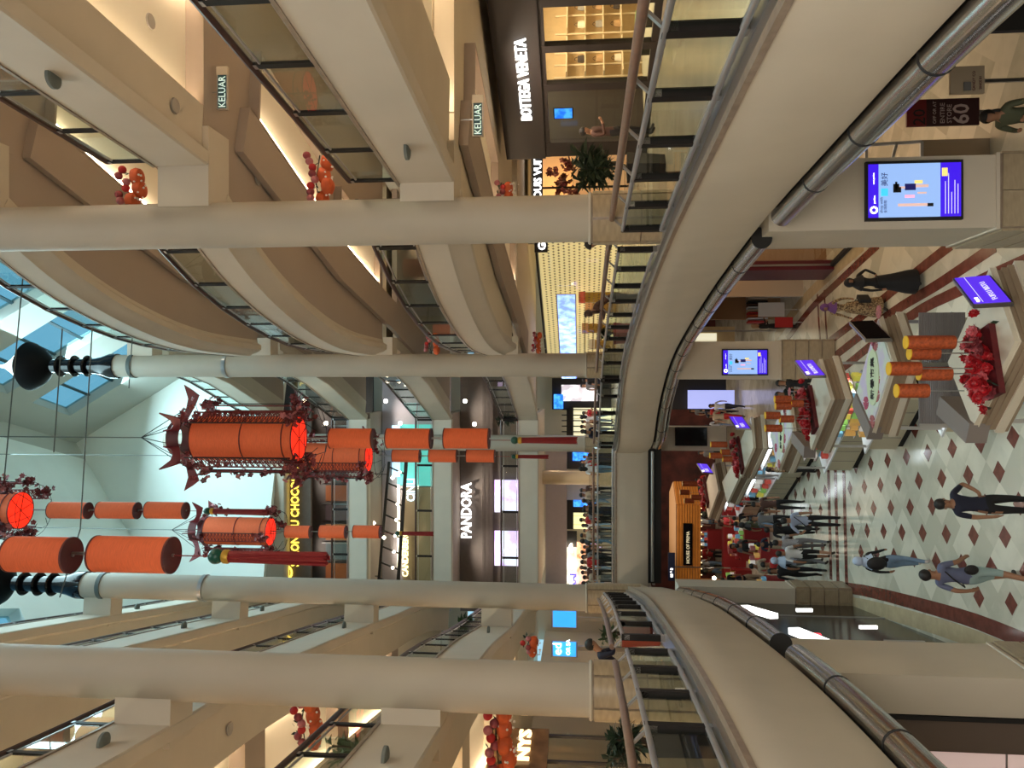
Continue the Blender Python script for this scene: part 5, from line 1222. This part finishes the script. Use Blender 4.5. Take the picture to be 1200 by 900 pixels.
screen(2.80,11.61,D(1128,230,11.6).z,D(1014,230,11.6).z,.86,'large portrait screen, purple and pale blue, on the nearer right pier')
screen(.66,23.76,D(900,420,23.75).z,D(846,420,23.75).z,.80,'portrait screen, purple and pale blue, on the farther right pier')
b_=E('screen','blank black portrait screen on the far slender pier','screen',(-2.2,32.65,-3)); a1,a2=D(792,515,32.66),D(828,515,32.66); M().box((-2.2,32.66,(a1.z+a2.z)/2),(.72,.06,a1.z-a2.z)).build('panel_face',BLACK,b_); M().box((-2.2,32.68,(a1.z+a2.z)/2),(.78,.03,a1.z-a2.z+.06)).build('casing',BLK,b_)
# ================================================================ STALLS of the ground floor
FLORAL=pattern('floral_print','noise',(.62,.55,.75),(.66,.72,.66),3,0,.5)
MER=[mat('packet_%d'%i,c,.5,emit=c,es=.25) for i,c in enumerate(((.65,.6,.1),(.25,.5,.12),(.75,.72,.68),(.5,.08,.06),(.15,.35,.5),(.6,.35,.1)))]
STRIPL=mat('stall_strip_light',(1,1,1),.5,emit=(.85,.95,1),es=5)
def peony_mesh(name,mt):
    k=M(); k.ball((0,0,.02),.055,7,5)
    for ring_,(n,r,t) in enumerate(((6,.07,.8),(8,.10,.4),(8,.12,.05))):
        for i in range(n):
            a_=2*PI*i/n+ring_*.4; d=Vector((math.cos(a_),math.sin(a_),0)); e_=Vector((-d.y,d.x,0)); k.add([d*.02,d*r*.7+e_*.04+Vector((0,0,t*.05)),d*r+Vector((0,0,t*.1)),d*r*.7-e_*.04+Vector((0,0,t*.05))],[(0,1,2,3)])
    return k.build(name,mt)
PEO=[peony_mesh('peony',m_) for m_ in (mat('peony_red',(.42,.012,.02),.5,var=.4,vscale=20),mat('peony_pink',(.58,.12,.14),.5,var=.3,vscale=20),PETAL)]
ct=[0]
def clear_protos():
    for o in PEO: bpy.data.objects.remove(o)
def shrink(poly,s,c_=None):
    cx=sum(p[0] for p in poly)/len(poly); cy=sum(p[1] for p in poly)/len(poly); return [(cx+(p[0]-cx)*s,cy+(p[1]-cy)*s) for p in poly]
def stall(pix,label,ztop=-3.8,flowers=None,floral=False,signpx=None,signtext=None,shutter=False,small=False,flbl=None,grey=None,sblank=False):
    poly=[Z(x,y,ztop) for x,y in pix]; cx=sum(p[0] for p in poly)/len(poly); cy=sum(p[1] for p in poly)/len(poly)
    s_=E('market_stall',label,'stall',(cx,cy,GF),'white roofed market stalls in a row')
    M().prism(shrink(poly,.985),ztop-.06,ztop).build('roof_top',KIOSKW,s_)
    z=ztop-.06
    for i,(sc_,h,m_) in enumerate(((1.0,.015,KIOSKW),(.955,.075,KIOSKB),(.985,.075,KIOSKB),(1.015,.075,KIOSKB),(1.06,.12,KIOSKW),(1.04,.05,KIOSKB))):
        M().prism(shrink(poly,sc_),z-h,z).build('roof_step',m_,s_); z-=h
    zb=z; cz_=-5.05
    cp=shrink(poly,.93); 
    for i,p in enumerate(shrink(poly,.9)):
        M().box((p[0],p[1],(zb+cz_)/2),(.06,.06,zb-cz_)).build('post',STEEL,s_)
    M().prism(shrink(poly,1.06),cz_-.04,cz_).build('counter_top',mat('stall_counter_white',(.75,.78,.8),.3) if 'stall_counter_white' not in bpy.data.materials else bpy.data.materials['stall_counter_white'],s_)
    cab=M().prism(shrink(poly,.96),GF+.14,cz_-.04).build('cabinet',KIOSKC,s_); M().prism(shrink(poly,.9),GF,GF+.14).build('plinth',BLK,s_)
    # cabinet door joints
    q=shrink(poly,.965)
    for i in range(len(q)):
        a_,b_=q[i],q[(i+1)%len(q)]; n=max(1,round(math.dist(a_,b_)/.5))
        for t in range(1,n): p=lerp(a_,b_,t/n); M().box((p[0],p[1],(GF+.14+cz_)/2),(.012,.012,cz_-GF-.2)).build('door_joint',KIOSKG,cab)
    M().prism(shrink(poly,.8),zb-.03,zb-.0).build('strip_light',STRIPL,s_)
    if shutter:
        i0=max(range(len(poly)),key=lambda i:-poly[i][1]); 
        yy=min(p[1] for p in poly)+.1; x0,x1=min(p[0] for p in poly)+.2,max(p[0] for p in poly)-.0
        for i in range(24): M().box(((x0+x1)/2,yy,cz_+.02+i*(zb-cz_)/24),(x1-x0,.03,(zb-cz_)/24*.8)).build('shutter_slat',KIOSKG if 'shutter_grey' not in bpy.data.materials else bpy.data.materials['shutter_grey'],s_)
        M().box((x0,yy,(zb+cz_)/2),(.07,.07,zb-cz_)).build('shutter_guide',STEEL,s_)
    else:
        rr=random.Random(len(label)); n=0
        c4=shrink(poly,.68)
        for i in range(len(c4)):
            a_,b_=c4[i],c4[(i+1)%len(c4)]; L_=math.dist(a_,b_); m_=max(1,int(L_/(.22 if not small else .4)))
            for t in range(m_):
                for lv in range(3 if not small else 2):
                    p=lerp(a_,b_,(t+.5)/m_); h=rr.uniform(.14,.24); M().box((p[0],p[1],cz_+.02+lv*.29+h/2),(.15,.13,h),rr.uniform(0,1.5)).build('packet',rr.choice(MER),s_)
        for lv in (1,2): M().prism(shrink(poly,.74),cz_+lv*.29-.02,cz_+lv*.29).build('shelf',STEEL,s_)
    if grey:
        a_=Z(*grey[0],ztop-.1); b_=Z(*grey[1],ztop-.1); M().bar((*a_,ztop-.08),(*b_,ztop-.08),.30,.28).build('grey_bracket',KIOSKG,s_)
    if signpx:
        (xa,ya),(xb,yb)=signpx; pa=Vector((*Z(xa,ya,ztop+.15),ztop+.1)); pb=Vector((*Z(xb,yb,ztop+.15),ztop+.1)); sg=E('stall_sign',('blank dark sign board' if sblank else 'purple lit sign board')+' on the '+(flbl or 'stall with floral printed roof'),'sign',pb)
        d=(pb-pa).normalized(); upv=Vector((0,.6,.8)).normalized(); nrm=d.cross(upv) 
        if nrm.y>0: nrm=-nrm
        L_=(pb-pa).length; hh=.40 if not small else .45
        def quad(n,u0,u1,v0,v1,o_,m_,th=.05):
            c_=pa+d*(u0+u1)/2*L_+upv*(v0+v1)/2*hh+nrm*o_; return M().box(c_,(abs(u1-u0)*L_,th,abs(v1-v0)*hh),mat3=Matrix((d,-nrm,upv)).transposed()).build(n,m_,sg)
        quad('casing',-.02,1.02,-.06,1.06,0,STEEL,.08); quad('lit_face',0,1,0,1,.045,BLACK if sblank else PURP,.02)
        if not sblank:
            quad('line',.02,.98,.725,.74,.06,SIGNW,.01)
            rd=d if d.x>0 else -d; base=(pa if d.x>0 else pb)
            text('lettering',signtext,L_*.13,base+rd*L_*.10+upv*hh*.28+nrm*.065,rd,SIGNW,sg,upv=upv,ext=.004,sx=.9); 
            text('small_lettering','CNY',L_*.08,base+rd*L_*.03+upv*hh*.80+nrm*.065,rd,WHITEL,sg,upv=upv,ext=.004)
    if floral:
        M().prism(shrink(poly,.93),ztop,ztop+.02).build('floral_sheet',FLORAL,s_)
        rr=random.Random(3)
        for i in range(9):
            t=i/9; p=lerp(lerp(poly[0],poly[2],t),poly[1],rr.uniform(-.2,.45)); k=M(); k.cur=0
            for q_ in range(7): a_=6.28*q_/7; k.prism([(p[0]+.13*math.cos(a_+u),p[1]+.13*math.sin(a_+u)) for u in (-.35,.35)]+[(p[0],p[1])],ztop+.02,ztop+.03)
            k.build('printed_flower',[PINK,mat('magenta_print',(.45,.08,.16),.6) if 'magenta_print' not in bpy.data.materials else bpy.data.materials['magenta_print']][i%2],s_)
        k=M(); k.lathe((cx,cy,ztop+.02),[(.48,0),(.48,.02),(0,.02)],28); k.v=[(cx+(v[0]-cx)*1.1,cy+(v[1]-cy)*.62,v[2]) for v in k.v]; k.build('oval_badge',mat('pale_green_badge',(.62,.72,.5),.6) if 'pale_green_badge' not in bpy.data.materials else bpy.data.materials['pale_green_badge'],s_)
        text('brush_lettering','新春市集',.20,(cx-.42,cy-.08,ztop+.045),(1,0,0),BLK,s_,upv=(0,1,0),ext=.003)
    if flowers:
        (x0,y0),(x1,y1),n,sz=flowers; rr=random.Random(8); a_=Vector((*Z(x0,y0,ztop+.1),ztop)); b2_=Vector((*Z(x1,y1,ztop+.1),ztop)); fb=E('flower_arrangement','bed of pink and red peonies on the '+(flbl or label),'flowers',(a_+b2_)/2,'peony beds on the stall roofs')
        mid=(a_+b2_)/2
        k=M(); k.bar(a_+Vector((0,0,.04)),b2_+Vector((0,0,.04)),.40,.08); k.build('red_tray',PETALD,fb)
        for i in range(n):
            p=a_.lerp(b2_,rr.random())+Vector((rr.gauss(0,.13),rr.gauss(0,.13),rr.uniform(.12,.30))); o=inst(PEO[rr.choice([0,0,0,1,1,2])],fb,p-Vector(fb.location),rot=(rr.uniform(-.8,.8),rr.uniform(-.8,.8),rr.uniform(0,6)),sc=(sz*rr.uniform(.8,1.25),)*3); o.name='peony'
        k=M()
        for i in range(16): p=a_.lerp(b2_,rr.random())+Vector((rr.gauss(0,.18),rr.gauss(0,.18),.15)); d=Vector((rr.gauss(0,1),rr.gauss(0,1),rr.gauss(.5,.5))).normalized()*.16; q_=d.orthogonal().normalized()*.03; k.add([p,p+d*.5+q_,p+d,p+d*.5-q_],[(0,1,2,3)])
        k.build('leaves',LEAF,fb,kind='stuff')
    return s_
mat('shutter_grey',(.20,.185,.195),.4)
stall([(1160,312),(1110,425),(1140,502),(1190,400)],'nearest flower topped market stall, its roof the largest of all',flowers=((1148,385),(1160,465),58,.80),signpx=((1155,326),(1180,356)),signtext='FUFLU BISTU',grey=((1112,475),(1148,508)),flbl='nearest stall roof')
stall([(1030,370),(1003,462),(1022,508),(1047,425)],'market stall with closed grey shutter and floral printed roof',floral=True,shutter=True,signpx=((1020,378),(1040,398)),signtext='',sblank=True,grey=((1010,468),(1028,508)))
stall([(960,420),(942,470),(950,528),(974,468)],'flower topped market stall before the second pier, packets under its roof',flowers=((944,456),(952,505),46,.9),signpx=((950,424),(964,441)),signtext='BLOOMISTU',flbl='stall before the second pier',grey=((935,512),(950,530)))
stall([(925,462),(902,510),(912,552),(930,505)],'small floral roofed market stall behind the flower topped one',floral=True,small=True)
stall([(880,488),(862,530),(868,560),(883,525)],'far flower topped market stall in line with the black pier screen',flowers=((862,515),(868,552),28,1.0),signpx=((868,490),(877,503)),signtext='FLIRTI',small=True,flbl='third flower topped stall')
stall([(862,538),(846,565),(852,590),(866,560)],'narrow far market stall between two flower topped ones',small=True)
stall([(836,542),(824,575),(830,608),(842,575)],'farthest flower topped market stall beside the orange wooden kiosk',flowers=((823,562),(828,592),22,1.1),signpx=((827,545),(834,555)),signtext='FLORI',small=True,flbl='farthest stall')
clear_protos()
# lanterns on rods over the flower beds
LCLOTH=mat('rust_lantern_cloth',(.40,.075,.02),.6,var=.35,vscale=30)
YTOP=mat('yellow_lantern_top',(.85,.5,.02),.5)
def rodlant(x0,x1,y,Y,label,r=.085,xr=None):
    t,b_=D(x0,y,Y),D(x1,y,Y); l=E('rod_lantern',label,'lantern',b_,'rust coloured lanterns on rods above the flower beds')
    M().lathe((b_.x,b_.y,b_.z),[(r*.96,0),(r,.02),(r,t.z-b_.z-.02),(r*.96,t.z-b_.z)],20).build('shade',LCLOTH,l,smooth=True)
    M().lathe((b_.x,b_.y,t.z),[(r*.97,0),(r*.97,.012),(0,.012)],20).build('top_disc',YTOP,l); 
    e=D(xr or x1+30,y,Y); M().ring([(b_.x,b_.y,e.z),(b_.x,b_.y,b_.z)],.008,5).build('rod',STEEL,l)
for i,(x0,x1,y,Y,xr,lb) in enumerate([(1062,1118,401,10.6,1140,'longest rust lantern with yellow top over the nearest peony bed'),(1066,1100,414,10.9,1135,'short red lantern behind the longest one'),(1042,1078,432,10.5,1140,'chequered rust lantern highest over the nearest peony bed'),(1077,1114,438,10.7,1138,'plain rust lantern low beside the chequered one'),(1051,1087,458,10.3,1130,'dark red banded lantern at the left end of the nearest peony bed')]): rodlant(x0,x1,y,Y,lb,.092,xr)
for x0,x1,y,lb in [(908,927,468,'topmost'),(909,927,476,'second'),(897,914,487,'third'),(914,930,491,'low'),(897,916,502,'leftmost'),(927,941,473,'lowest')]: rodlant(x0,x1,y,18.0,lb+' rust lantern over the second peony bed',.085,948)
for x0,x1,y,lb in [(833,852,521,'upper'),(832,846,534,'leftmost'),(847,858,538,'low'),(845,855,530,'middle')]: rodlant(x0,x1,y,26.,lb+' rust lantern over the third peony bed',.10,862)
for x0,x1,y,lb in [(800,817,567,'upper'),(797,808,577,'middle'),(802,813,587,'leftmost'),(810,822,583,'low')]: rodlant(x0,x1,y,32.,lb+' rust lantern over the farthest peony bed',.11,824)
# ================================================================ ORANGE WOODEN KIOSK and red market
BULB=mat('warm_bulb',(1,.8,.5),.5,emit=(1,.75,.4),es=1.6); KY=36.2; ok=E('wooden_kiosk','orange plank clad kiosk with a black name board amid the far crowd','kiosk',(-7.3,KY,GF))
x0,x1=-9.2,-5.6; zt_,zb_=-2.72,-3.82
M().box(((x0+x1)/2,KY+.06,(zt_+zb_)/2),(x1-x0-.02,.04,zt_-zb_)).build('plank_backing',BLK,ok)
for i in range(9): M().box(((x0+x1)/2,KY,zb_+.06+i*.122),(x1-x0,.08,.098)).build('plank',WOODO,ok)
for i in range(9): M().bar((x1,KY,zb_+.06+i*.122),(x1+.9,KY+1.2,zb_+.06+i*.122),.08,.098).build('plank',WOODO,ok)
M().prism([(x0,KY+.1),(x1,KY+.1),(x1+.9,KY+1.3),(x1+.2,39),(x0,39)],zt_-.05,zt_+.02).build('roof',mat('kiosk_tan_roof',(.42,.22,.08),.6),ok)
M().box((-7.42,KY-.07,-3.22),(1.95,.06,.42)).build('name_board',BLACK,ok); text('lettering','HOUSE OF PRIMA',.21,(-8.30,KY-.11,-3.30),(1,0,0),mat('cream_letters',(.8,.72,.5),.5,emit=(.8,.7,.45),es=.5),ok,sx=.9)
for i in range(13): M().ball((x0+.1+i*.28,KY-.05,zb_-.03),.03,6,4).build('bulb',BULB,ok)
for x_ in (x0+.1,x1-.1): M().box((x_,KY+.1,(zb_+GF)/2),(.12,.12,zb_-GF)).build('post',WOODO,ok)
M().box((-7.4,KY+.4,GF+.5),(3.3,.6,1.0)).build('counter',REDB,ok)
nb=E('banner','tall navy banner with white marks left of the orange kiosk','banner',(-9.6,34,-3)); a_,c_=D(783,664,36),D(791,664,36); M().box((a_.x,36,(a_.z+c_.z)/2),(1.3,.06,a_.z-c_.z)).build('cloth',mat('navy_banner',(.005,.012,.05),.5),nb); M().box((a_.x,36,(c_.z+GF)/2),(.05,.05,c_.z-GF)).build('pole',STEEL,nb); text('lettering','18 * 8',.18,(a_.x-.5,35.95,(a_.z+c_.z)/2-.06),(1,0,0),WHITEL,nb)
rr=random.Random(21)
words=['red','gold','crimson','orange','scarlet']
for i in range(26):
    y=568+i*5.0; tries=0
    while tries<60:
        Y=rr.uniform(27,42.5); X=(450-y)/900*Y; tries+=1
        if not blocked(X,Y,GF,.75): break
    if tries>=60: continue
    OCC.append((X,Y,.75,GF))
    t_=E('goods_stand','red goods stand in the far market, %s from the top of the photo'%ORD[i],'display',(X,Y,GF),'red goods stands of the far market')
    hh=rr.uniform(.55,1.05); M().box((X,Y,GF+hh/2),(rr.uniform(.7,1.1),.5,hh)).build('stand_box',REDB,t_)
    for q in range(14): M().box((X+rr.uniform(-.45,.45),Y+rr.uniform(-.2,.2),GF+hh+.09+.17*(q%2)),(.15,.12,.17),rr.random()).build('packet',rr.choice(MER+[GOLD,REDB,PINK]),t_)
    if i%3==0: M().ball((X,Y,GF+hh+.9),.09,8,6).build('lamp',LAMPW,t_); M().ring([(X,Y,GF+hh),(X,Y,GF+hh+.9)],.015,5).build('stem',BLK,t_)
st(M().box((-6,44.6,-3.6),(22,.2,4.6)).build('wall_far',mat('deep_red_wall',(.10,.02,.015),.6,var=.6,vscale=1.5)))
dsh=E('shopfront','black fronted far shop of the ground floor, right of the black screen pier','shop',(-1,38,GF)); M().box((-.3,38.4,-3.2),(1.9,.3,4.3)).build('black_wall',BLK,dsh); M().box((-.75,38.1,-4.6),(.9,.2,2.2)).build('blue_lit_panel',mat('lilac_lit_panel',(.4,.45,.9),.5,emit=(.35,.4,.8),es=.8),dsh); M().box((.9,38.5,-3.2),(.5,.2,4.4)).build('white_lit_edge',mat('white_lit_edge',(1,.95,.85),.5,emit=(1,.9,.75),es=1.0),dsh)
wsh=E('shopfront','far ground floor shop with green and cream lit window behind the second pier','shop',(1.5,36,GF)); M().box((1.9,37,-3.4),(1.6,.2,4.2)).build('tan_wall',BEIGE,wsh); M().box((1.9,36.85,-3.2),(1.0,.1,2.9)).build('cream_window',pattern('cream_window','brick',(.8,.75,.55),(.5,.45,.3),1.4,.8),wsh); M().box((1.2,36.86,-3.2),(.3,.1,3.6)).build('green_panel',mat('dark_green_panel',(.02,.07,.04),.5),wsh)
# ================================================================ GROUND FLOOR right shops
S0,S1=(4.4,19.4),(2.15,31.8); sd=(Vector(S1)-Vector(S0)).normalized(); sn=Vector((-sd.y,sd.x)); sn=sn if sn.x>0 else -sn
TANP=mat('tan_partition',(.34,.20,.10),.6)
rs=E('shopfront','long glazed shopfront of the striped walkway with a maroon pillar','shop',(*S0,GF))
MAR=mat('maroon_panel',(.10,.008,.02),.4); p=lerp(S0,S1,.36); panel(p,lerp(S0,S1,.44),GF,-1.2,.3).build('maroon_pillar',MAR,rs); text('lettering','SS',.5,(p[0]-.25,p[1]+.2,-3.3),(sd.x*-1,sd.y*-1,0),BEIGEC,rs,ext=.01) if False else None
M().box((5.5,10.0,-3.6),(2.3,.08,4.6)).build('black_screen_wall',BLK,rs)
panel(S0,lerp(S0,S1,.36),GF+.1,-1.3,.02).build('pane',GLASSD,rs); panel(S0,lerp(S0,S1,.36),GF,GF+.12,.12).build('black_sill',BLK,rs)
for t in (0,.12,.24,.36,1.0): M().box((*lerp(S0,S1,t),-3.6),(.06,.06,4.6)).build('mullion',STEEL,rs)
panel(tuple(Vector(lerp(S0,S1,-.6))+sn*3.2),tuple(Vector(S1)+sn*3.2),GF,-1.2,.1).build('back_wall',mat('amber_shop_wall',(.30,.10,.03),.6,var=.4,vscale=1.6),rs)
panel(tuple(Vector(lerp(S0,S1,.40))+sn*2.6),tuple(Vector(lerp(S0,S1,.42))),GF,-1.2,.1).build('partition',TANP,rs)
for t in (.62,.86): panel(lerp(S0,S1,t),tuple(Vector(lerp(S0,S1,t))+sn*2.6),GF,-1.2,.08).build('partition',mat('pale_partition',(.62,.52,.40),.6) if t<.7 else TANP,rs)
for i,(qx,qy) in enumerate(((4.35,24.9),(4.15,26.4),(4.7,27.6),(5.1,29.2),(3.65,28.7),(3.45,30.4),(2.75,29.6))):
    q=Vector((qx,qy)); ck=E('clothes_rack','%s rack of %s garments in the right ground floor shop'%(['first','second','third','fourth','fifth','sixth','seventh'][i],['orange','amber','white','dark','red patterned','brown patterned','orange and red'][i]),'rack',(q.x,q.y,GF)); hmul=1.0
    M().ring([(q.x-.5,q.y,GF),(q.x-.5,q.y,GF+1.4),(q.x+.5,q.y,GF+1.4),(q.x+.5,q.y,GF)],.018,6).build('frame',STEEL,ck)
    for g_ in range(9): M().box((q.x-.42+g_*.105,q.y,GF+1.0),(.05,.38,.72),.1).build('garment',rr.choice([ROUNDL,BRNC,WHT,BLKC,REDC,BEIGEC]) if i!=3 else BLKC,ck)
rb=E('notice_board','red and white notice boards on the floor of the right shop','board',(2.5,27.6,GF)); M().box((2.62,27.8,GF+.9),(.5,.05,.9)).build('white_face',WHT,rb); M().box((2.15,27.5,GF+.55),(.35,.05,.6)).build('red_face',REDC,rb); M().box((2.62,27.85,GF+.3),(.04,.04,.6)).build('leg',STEEL,rb); M().box((2.15,27.55,GF+.15),(.04,.04,.3)).build('leg',STEEL,rb)
# shaded shop at the top right
sp1=E('sale_poster','dark sale poster with large pale numerals 60 beside the olive jacket','poster',(4.6,12.6,GF)); DKR=mat('dark_maroon_poster',(.035,.008,.010),.5); c_=D(1104,132,12.6); w_=.42; zt1,zb1=D(1085,132,12.6).z,D(1147,132,12.6).z
M().box((c_.x,12.6,(zt1+zb1)/2),(w_,.04,zt1-zb1)).build('board',DKR,sp1); zt0=D(1062,132,12.6).z; M().box((c_.x,12.6,(zt0+zt1)/2),(w_,.04,zt0-zt1)).build('red_board',mat('deep_red_board',(.16,.01,.012),.5),sp1)
LTR=mat('dull_pale_letters',(.45,.36,.34),.6)
text('numerals','60',.34,(c_.x-.2,12.57,D(1134,132,12.6).z),(1,0,0),LTR,sp1,ext=.004,sx=.95,bold=.004); text('lettering','STORE',.10,(c_.x-.18,12.57,D(1114,132,12.6).z),(1,0,0),LTR,sp1,ext=.004); text('lettering','ENTIRE',.10,(c_.x-.18,12.57,D(1106,132,12.6).z),(1,0,0),LTR,sp1,ext=.004); text('lettering','OFF OR AT',.07,(c_.x-.18,12.57,D(1096,132,12.6).z),(1,0,0),LTR,sp1,ext=.004); text('numerals','20',.26,(c_.x-.2,12.57,D(1083,132,12.6).z),(1,0,0),BLK,sp1,ext=.004)
M().box((c_.x,12.62,(zb1+GF)/2),(.05,.04,zb1-GF)).build('stand',STEEL,sp1)
nb2=E('notice_board','pale notice board with maroon lettering above the sale poster','board',(5,11.8,GF)); a_,c_=D(1113,95,11.8),D(1153,95,11.8); M().box((a_.x,11.8,(a_.z+c_.z)/2),(.40,.05,a_.z-c_.z)).build('board',BEIGEC,nb2); M().box((a_.x-.1,11.76,c_.z+.25),(.12,.02,.1)).build('grey_patch',GREYC,nb2); text('lettering','CANDY CO',.055,(a_.x-.17,11.76,c_.z+.14),(1,0,0),MAR,nb2,ext=.003); text('lettering','SINCE 81',.05,(a_.x-.15,11.76,c_.z+.05),(1,0,0),MAR,nb2,ext=.003); M().box((a_.x,11.85,(c_.z+GF)/2),(.05,.04,c_.z-GF)).build('stand',STEEL,nb2)
st(M().box((7.4,13,-3.6),(.2,16,4.6)).build('wall_right',mat('dark_brown_wall',(.05,.03,.02),.6,var=.3)))
wf=E('open_rack','white open rack lying behind the nearer right pier','frame',(4.3,14.5,-4)); a_,b2_,c_,d_=D(1015,170,15),D(1080,166,15),D(1080,192,15),D(1015,192,15)
for u_,v_ in ((a_,b2_),(b2_,c_),(c_,d_),(d_,a_),(a_.lerp(b2_,.55),d_.lerp(c_,.45))): M().bar(u_,v_,.05,.05).build('frame_bar',WHT,wf)
M().box(((a_.x+d_.x)/2,15.05,(b2_.z+GF)/2),(.5,.06,b2_.z-GF)).build('lower_panel',BEIGEC,wf)
# ================================================================ GROUND FLOOR left: black shopfront, pink shop
B0_,B1_=(-6.55,24.2),(-4.9,13.2); bl=E('shopfront','glossy black shopfront with slanted lit strips on the left of the ground floor','shop',(*B0_,GF))
panel(B0_,lerp(B0_,B1_,.38),GF,-1.2,.1).build('black_glass',BLACK,bl); panel(lerp(B0_,B1_,.385),lerp(B0_,B1_,.83),GF,-1.2,.1).build('black_glass',BLACK,bl); panel(lerp(B0_,B1_,.378),lerp(B0_,B1_,.387),GF,-1.2,.14).build('joint',STEEL,bl)
for (xa,ya),(xb,yb),Y,n in (((872,712),(907,722),19.5,''),((930,739),(975,757),15.2,'')):
    a_,b2_=D(xa,ya,Y),D(xb,yb,Y-1.2); M().bar(a_,b2_,.12,.22).build('lit_strip',WHITEL,bl)
a_=D(958,752,14.9); M().box(a_,(.3,.1,.12)).build('red_strip',mat('red_lit',(1,.05,.08),.5,emit=(1,.05,.08),es=1.2),bl)
for x0_,x1_,y_ in ((933,952,715),(1007,1028,735)): a_,b2_=D(x0_,y_,16.8),D(x1_,y_,16.8); M().bar(a_,b2_,.06,.06).build('lit_tube',WHITEL,bl)  # glowing bars stand in for light strips reflected in the black glass
pb=E('picture_panel','small framed picture panel low on the black shopfront','picture',(-4.9,13.6,-4.6)); a_,b2_=D(1036,757,14),D(1084,762,14); M().box((a_+b2_)/2,(.26,.05,a_.z-b2_.z)).build('frame',STEEL,pb); M().box((a_+b2_)/2+Vector((0,-.03,0)),(.2,.03,a_.z-b2_.z-.08)).build('picture',BRNC,pb)
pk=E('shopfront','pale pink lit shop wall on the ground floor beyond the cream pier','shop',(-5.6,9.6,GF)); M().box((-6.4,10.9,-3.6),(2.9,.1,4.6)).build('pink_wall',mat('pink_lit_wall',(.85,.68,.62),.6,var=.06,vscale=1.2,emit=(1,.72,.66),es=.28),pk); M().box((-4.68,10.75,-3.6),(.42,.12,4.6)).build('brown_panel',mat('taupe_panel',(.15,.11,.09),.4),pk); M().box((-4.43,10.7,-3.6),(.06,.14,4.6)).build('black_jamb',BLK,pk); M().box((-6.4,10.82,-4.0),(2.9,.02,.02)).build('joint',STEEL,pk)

# ---- wording: the photograph lies on its side, so the gallery side at its top edge is the 'top-side' one
import re as _re
for o in COL.objects:
    if len(str(o.get('label','')).split())>16: pass;print('LONG',o.name,o['label'])
for o in COL.objects:
    if 'label' in o.keys():
        t=o['label']
        t=_re.sub(r'\bleft of\b','below',t); t=_re.sub(r'\bright of\b','above',t) if 'right of' in t else t
        t=_re.sub(r'\bat the left\b','at the bottom side',t); t=_re.sub(r'\bat the right\b','at the top side',t); t=_re.sub(r'\bon the left\b','on the bottom side',t); t=_re.sub(r'\bon the right\b(?! (first|second|third|top))','on the top side',t)
        t=_re.sub(r'\bleftmost\b','bottommost',t); t=_re.sub(r'\bleft\b','bottom-side',t); t=_re.sub(r'\bright\b','top-side',t); o['label']=t
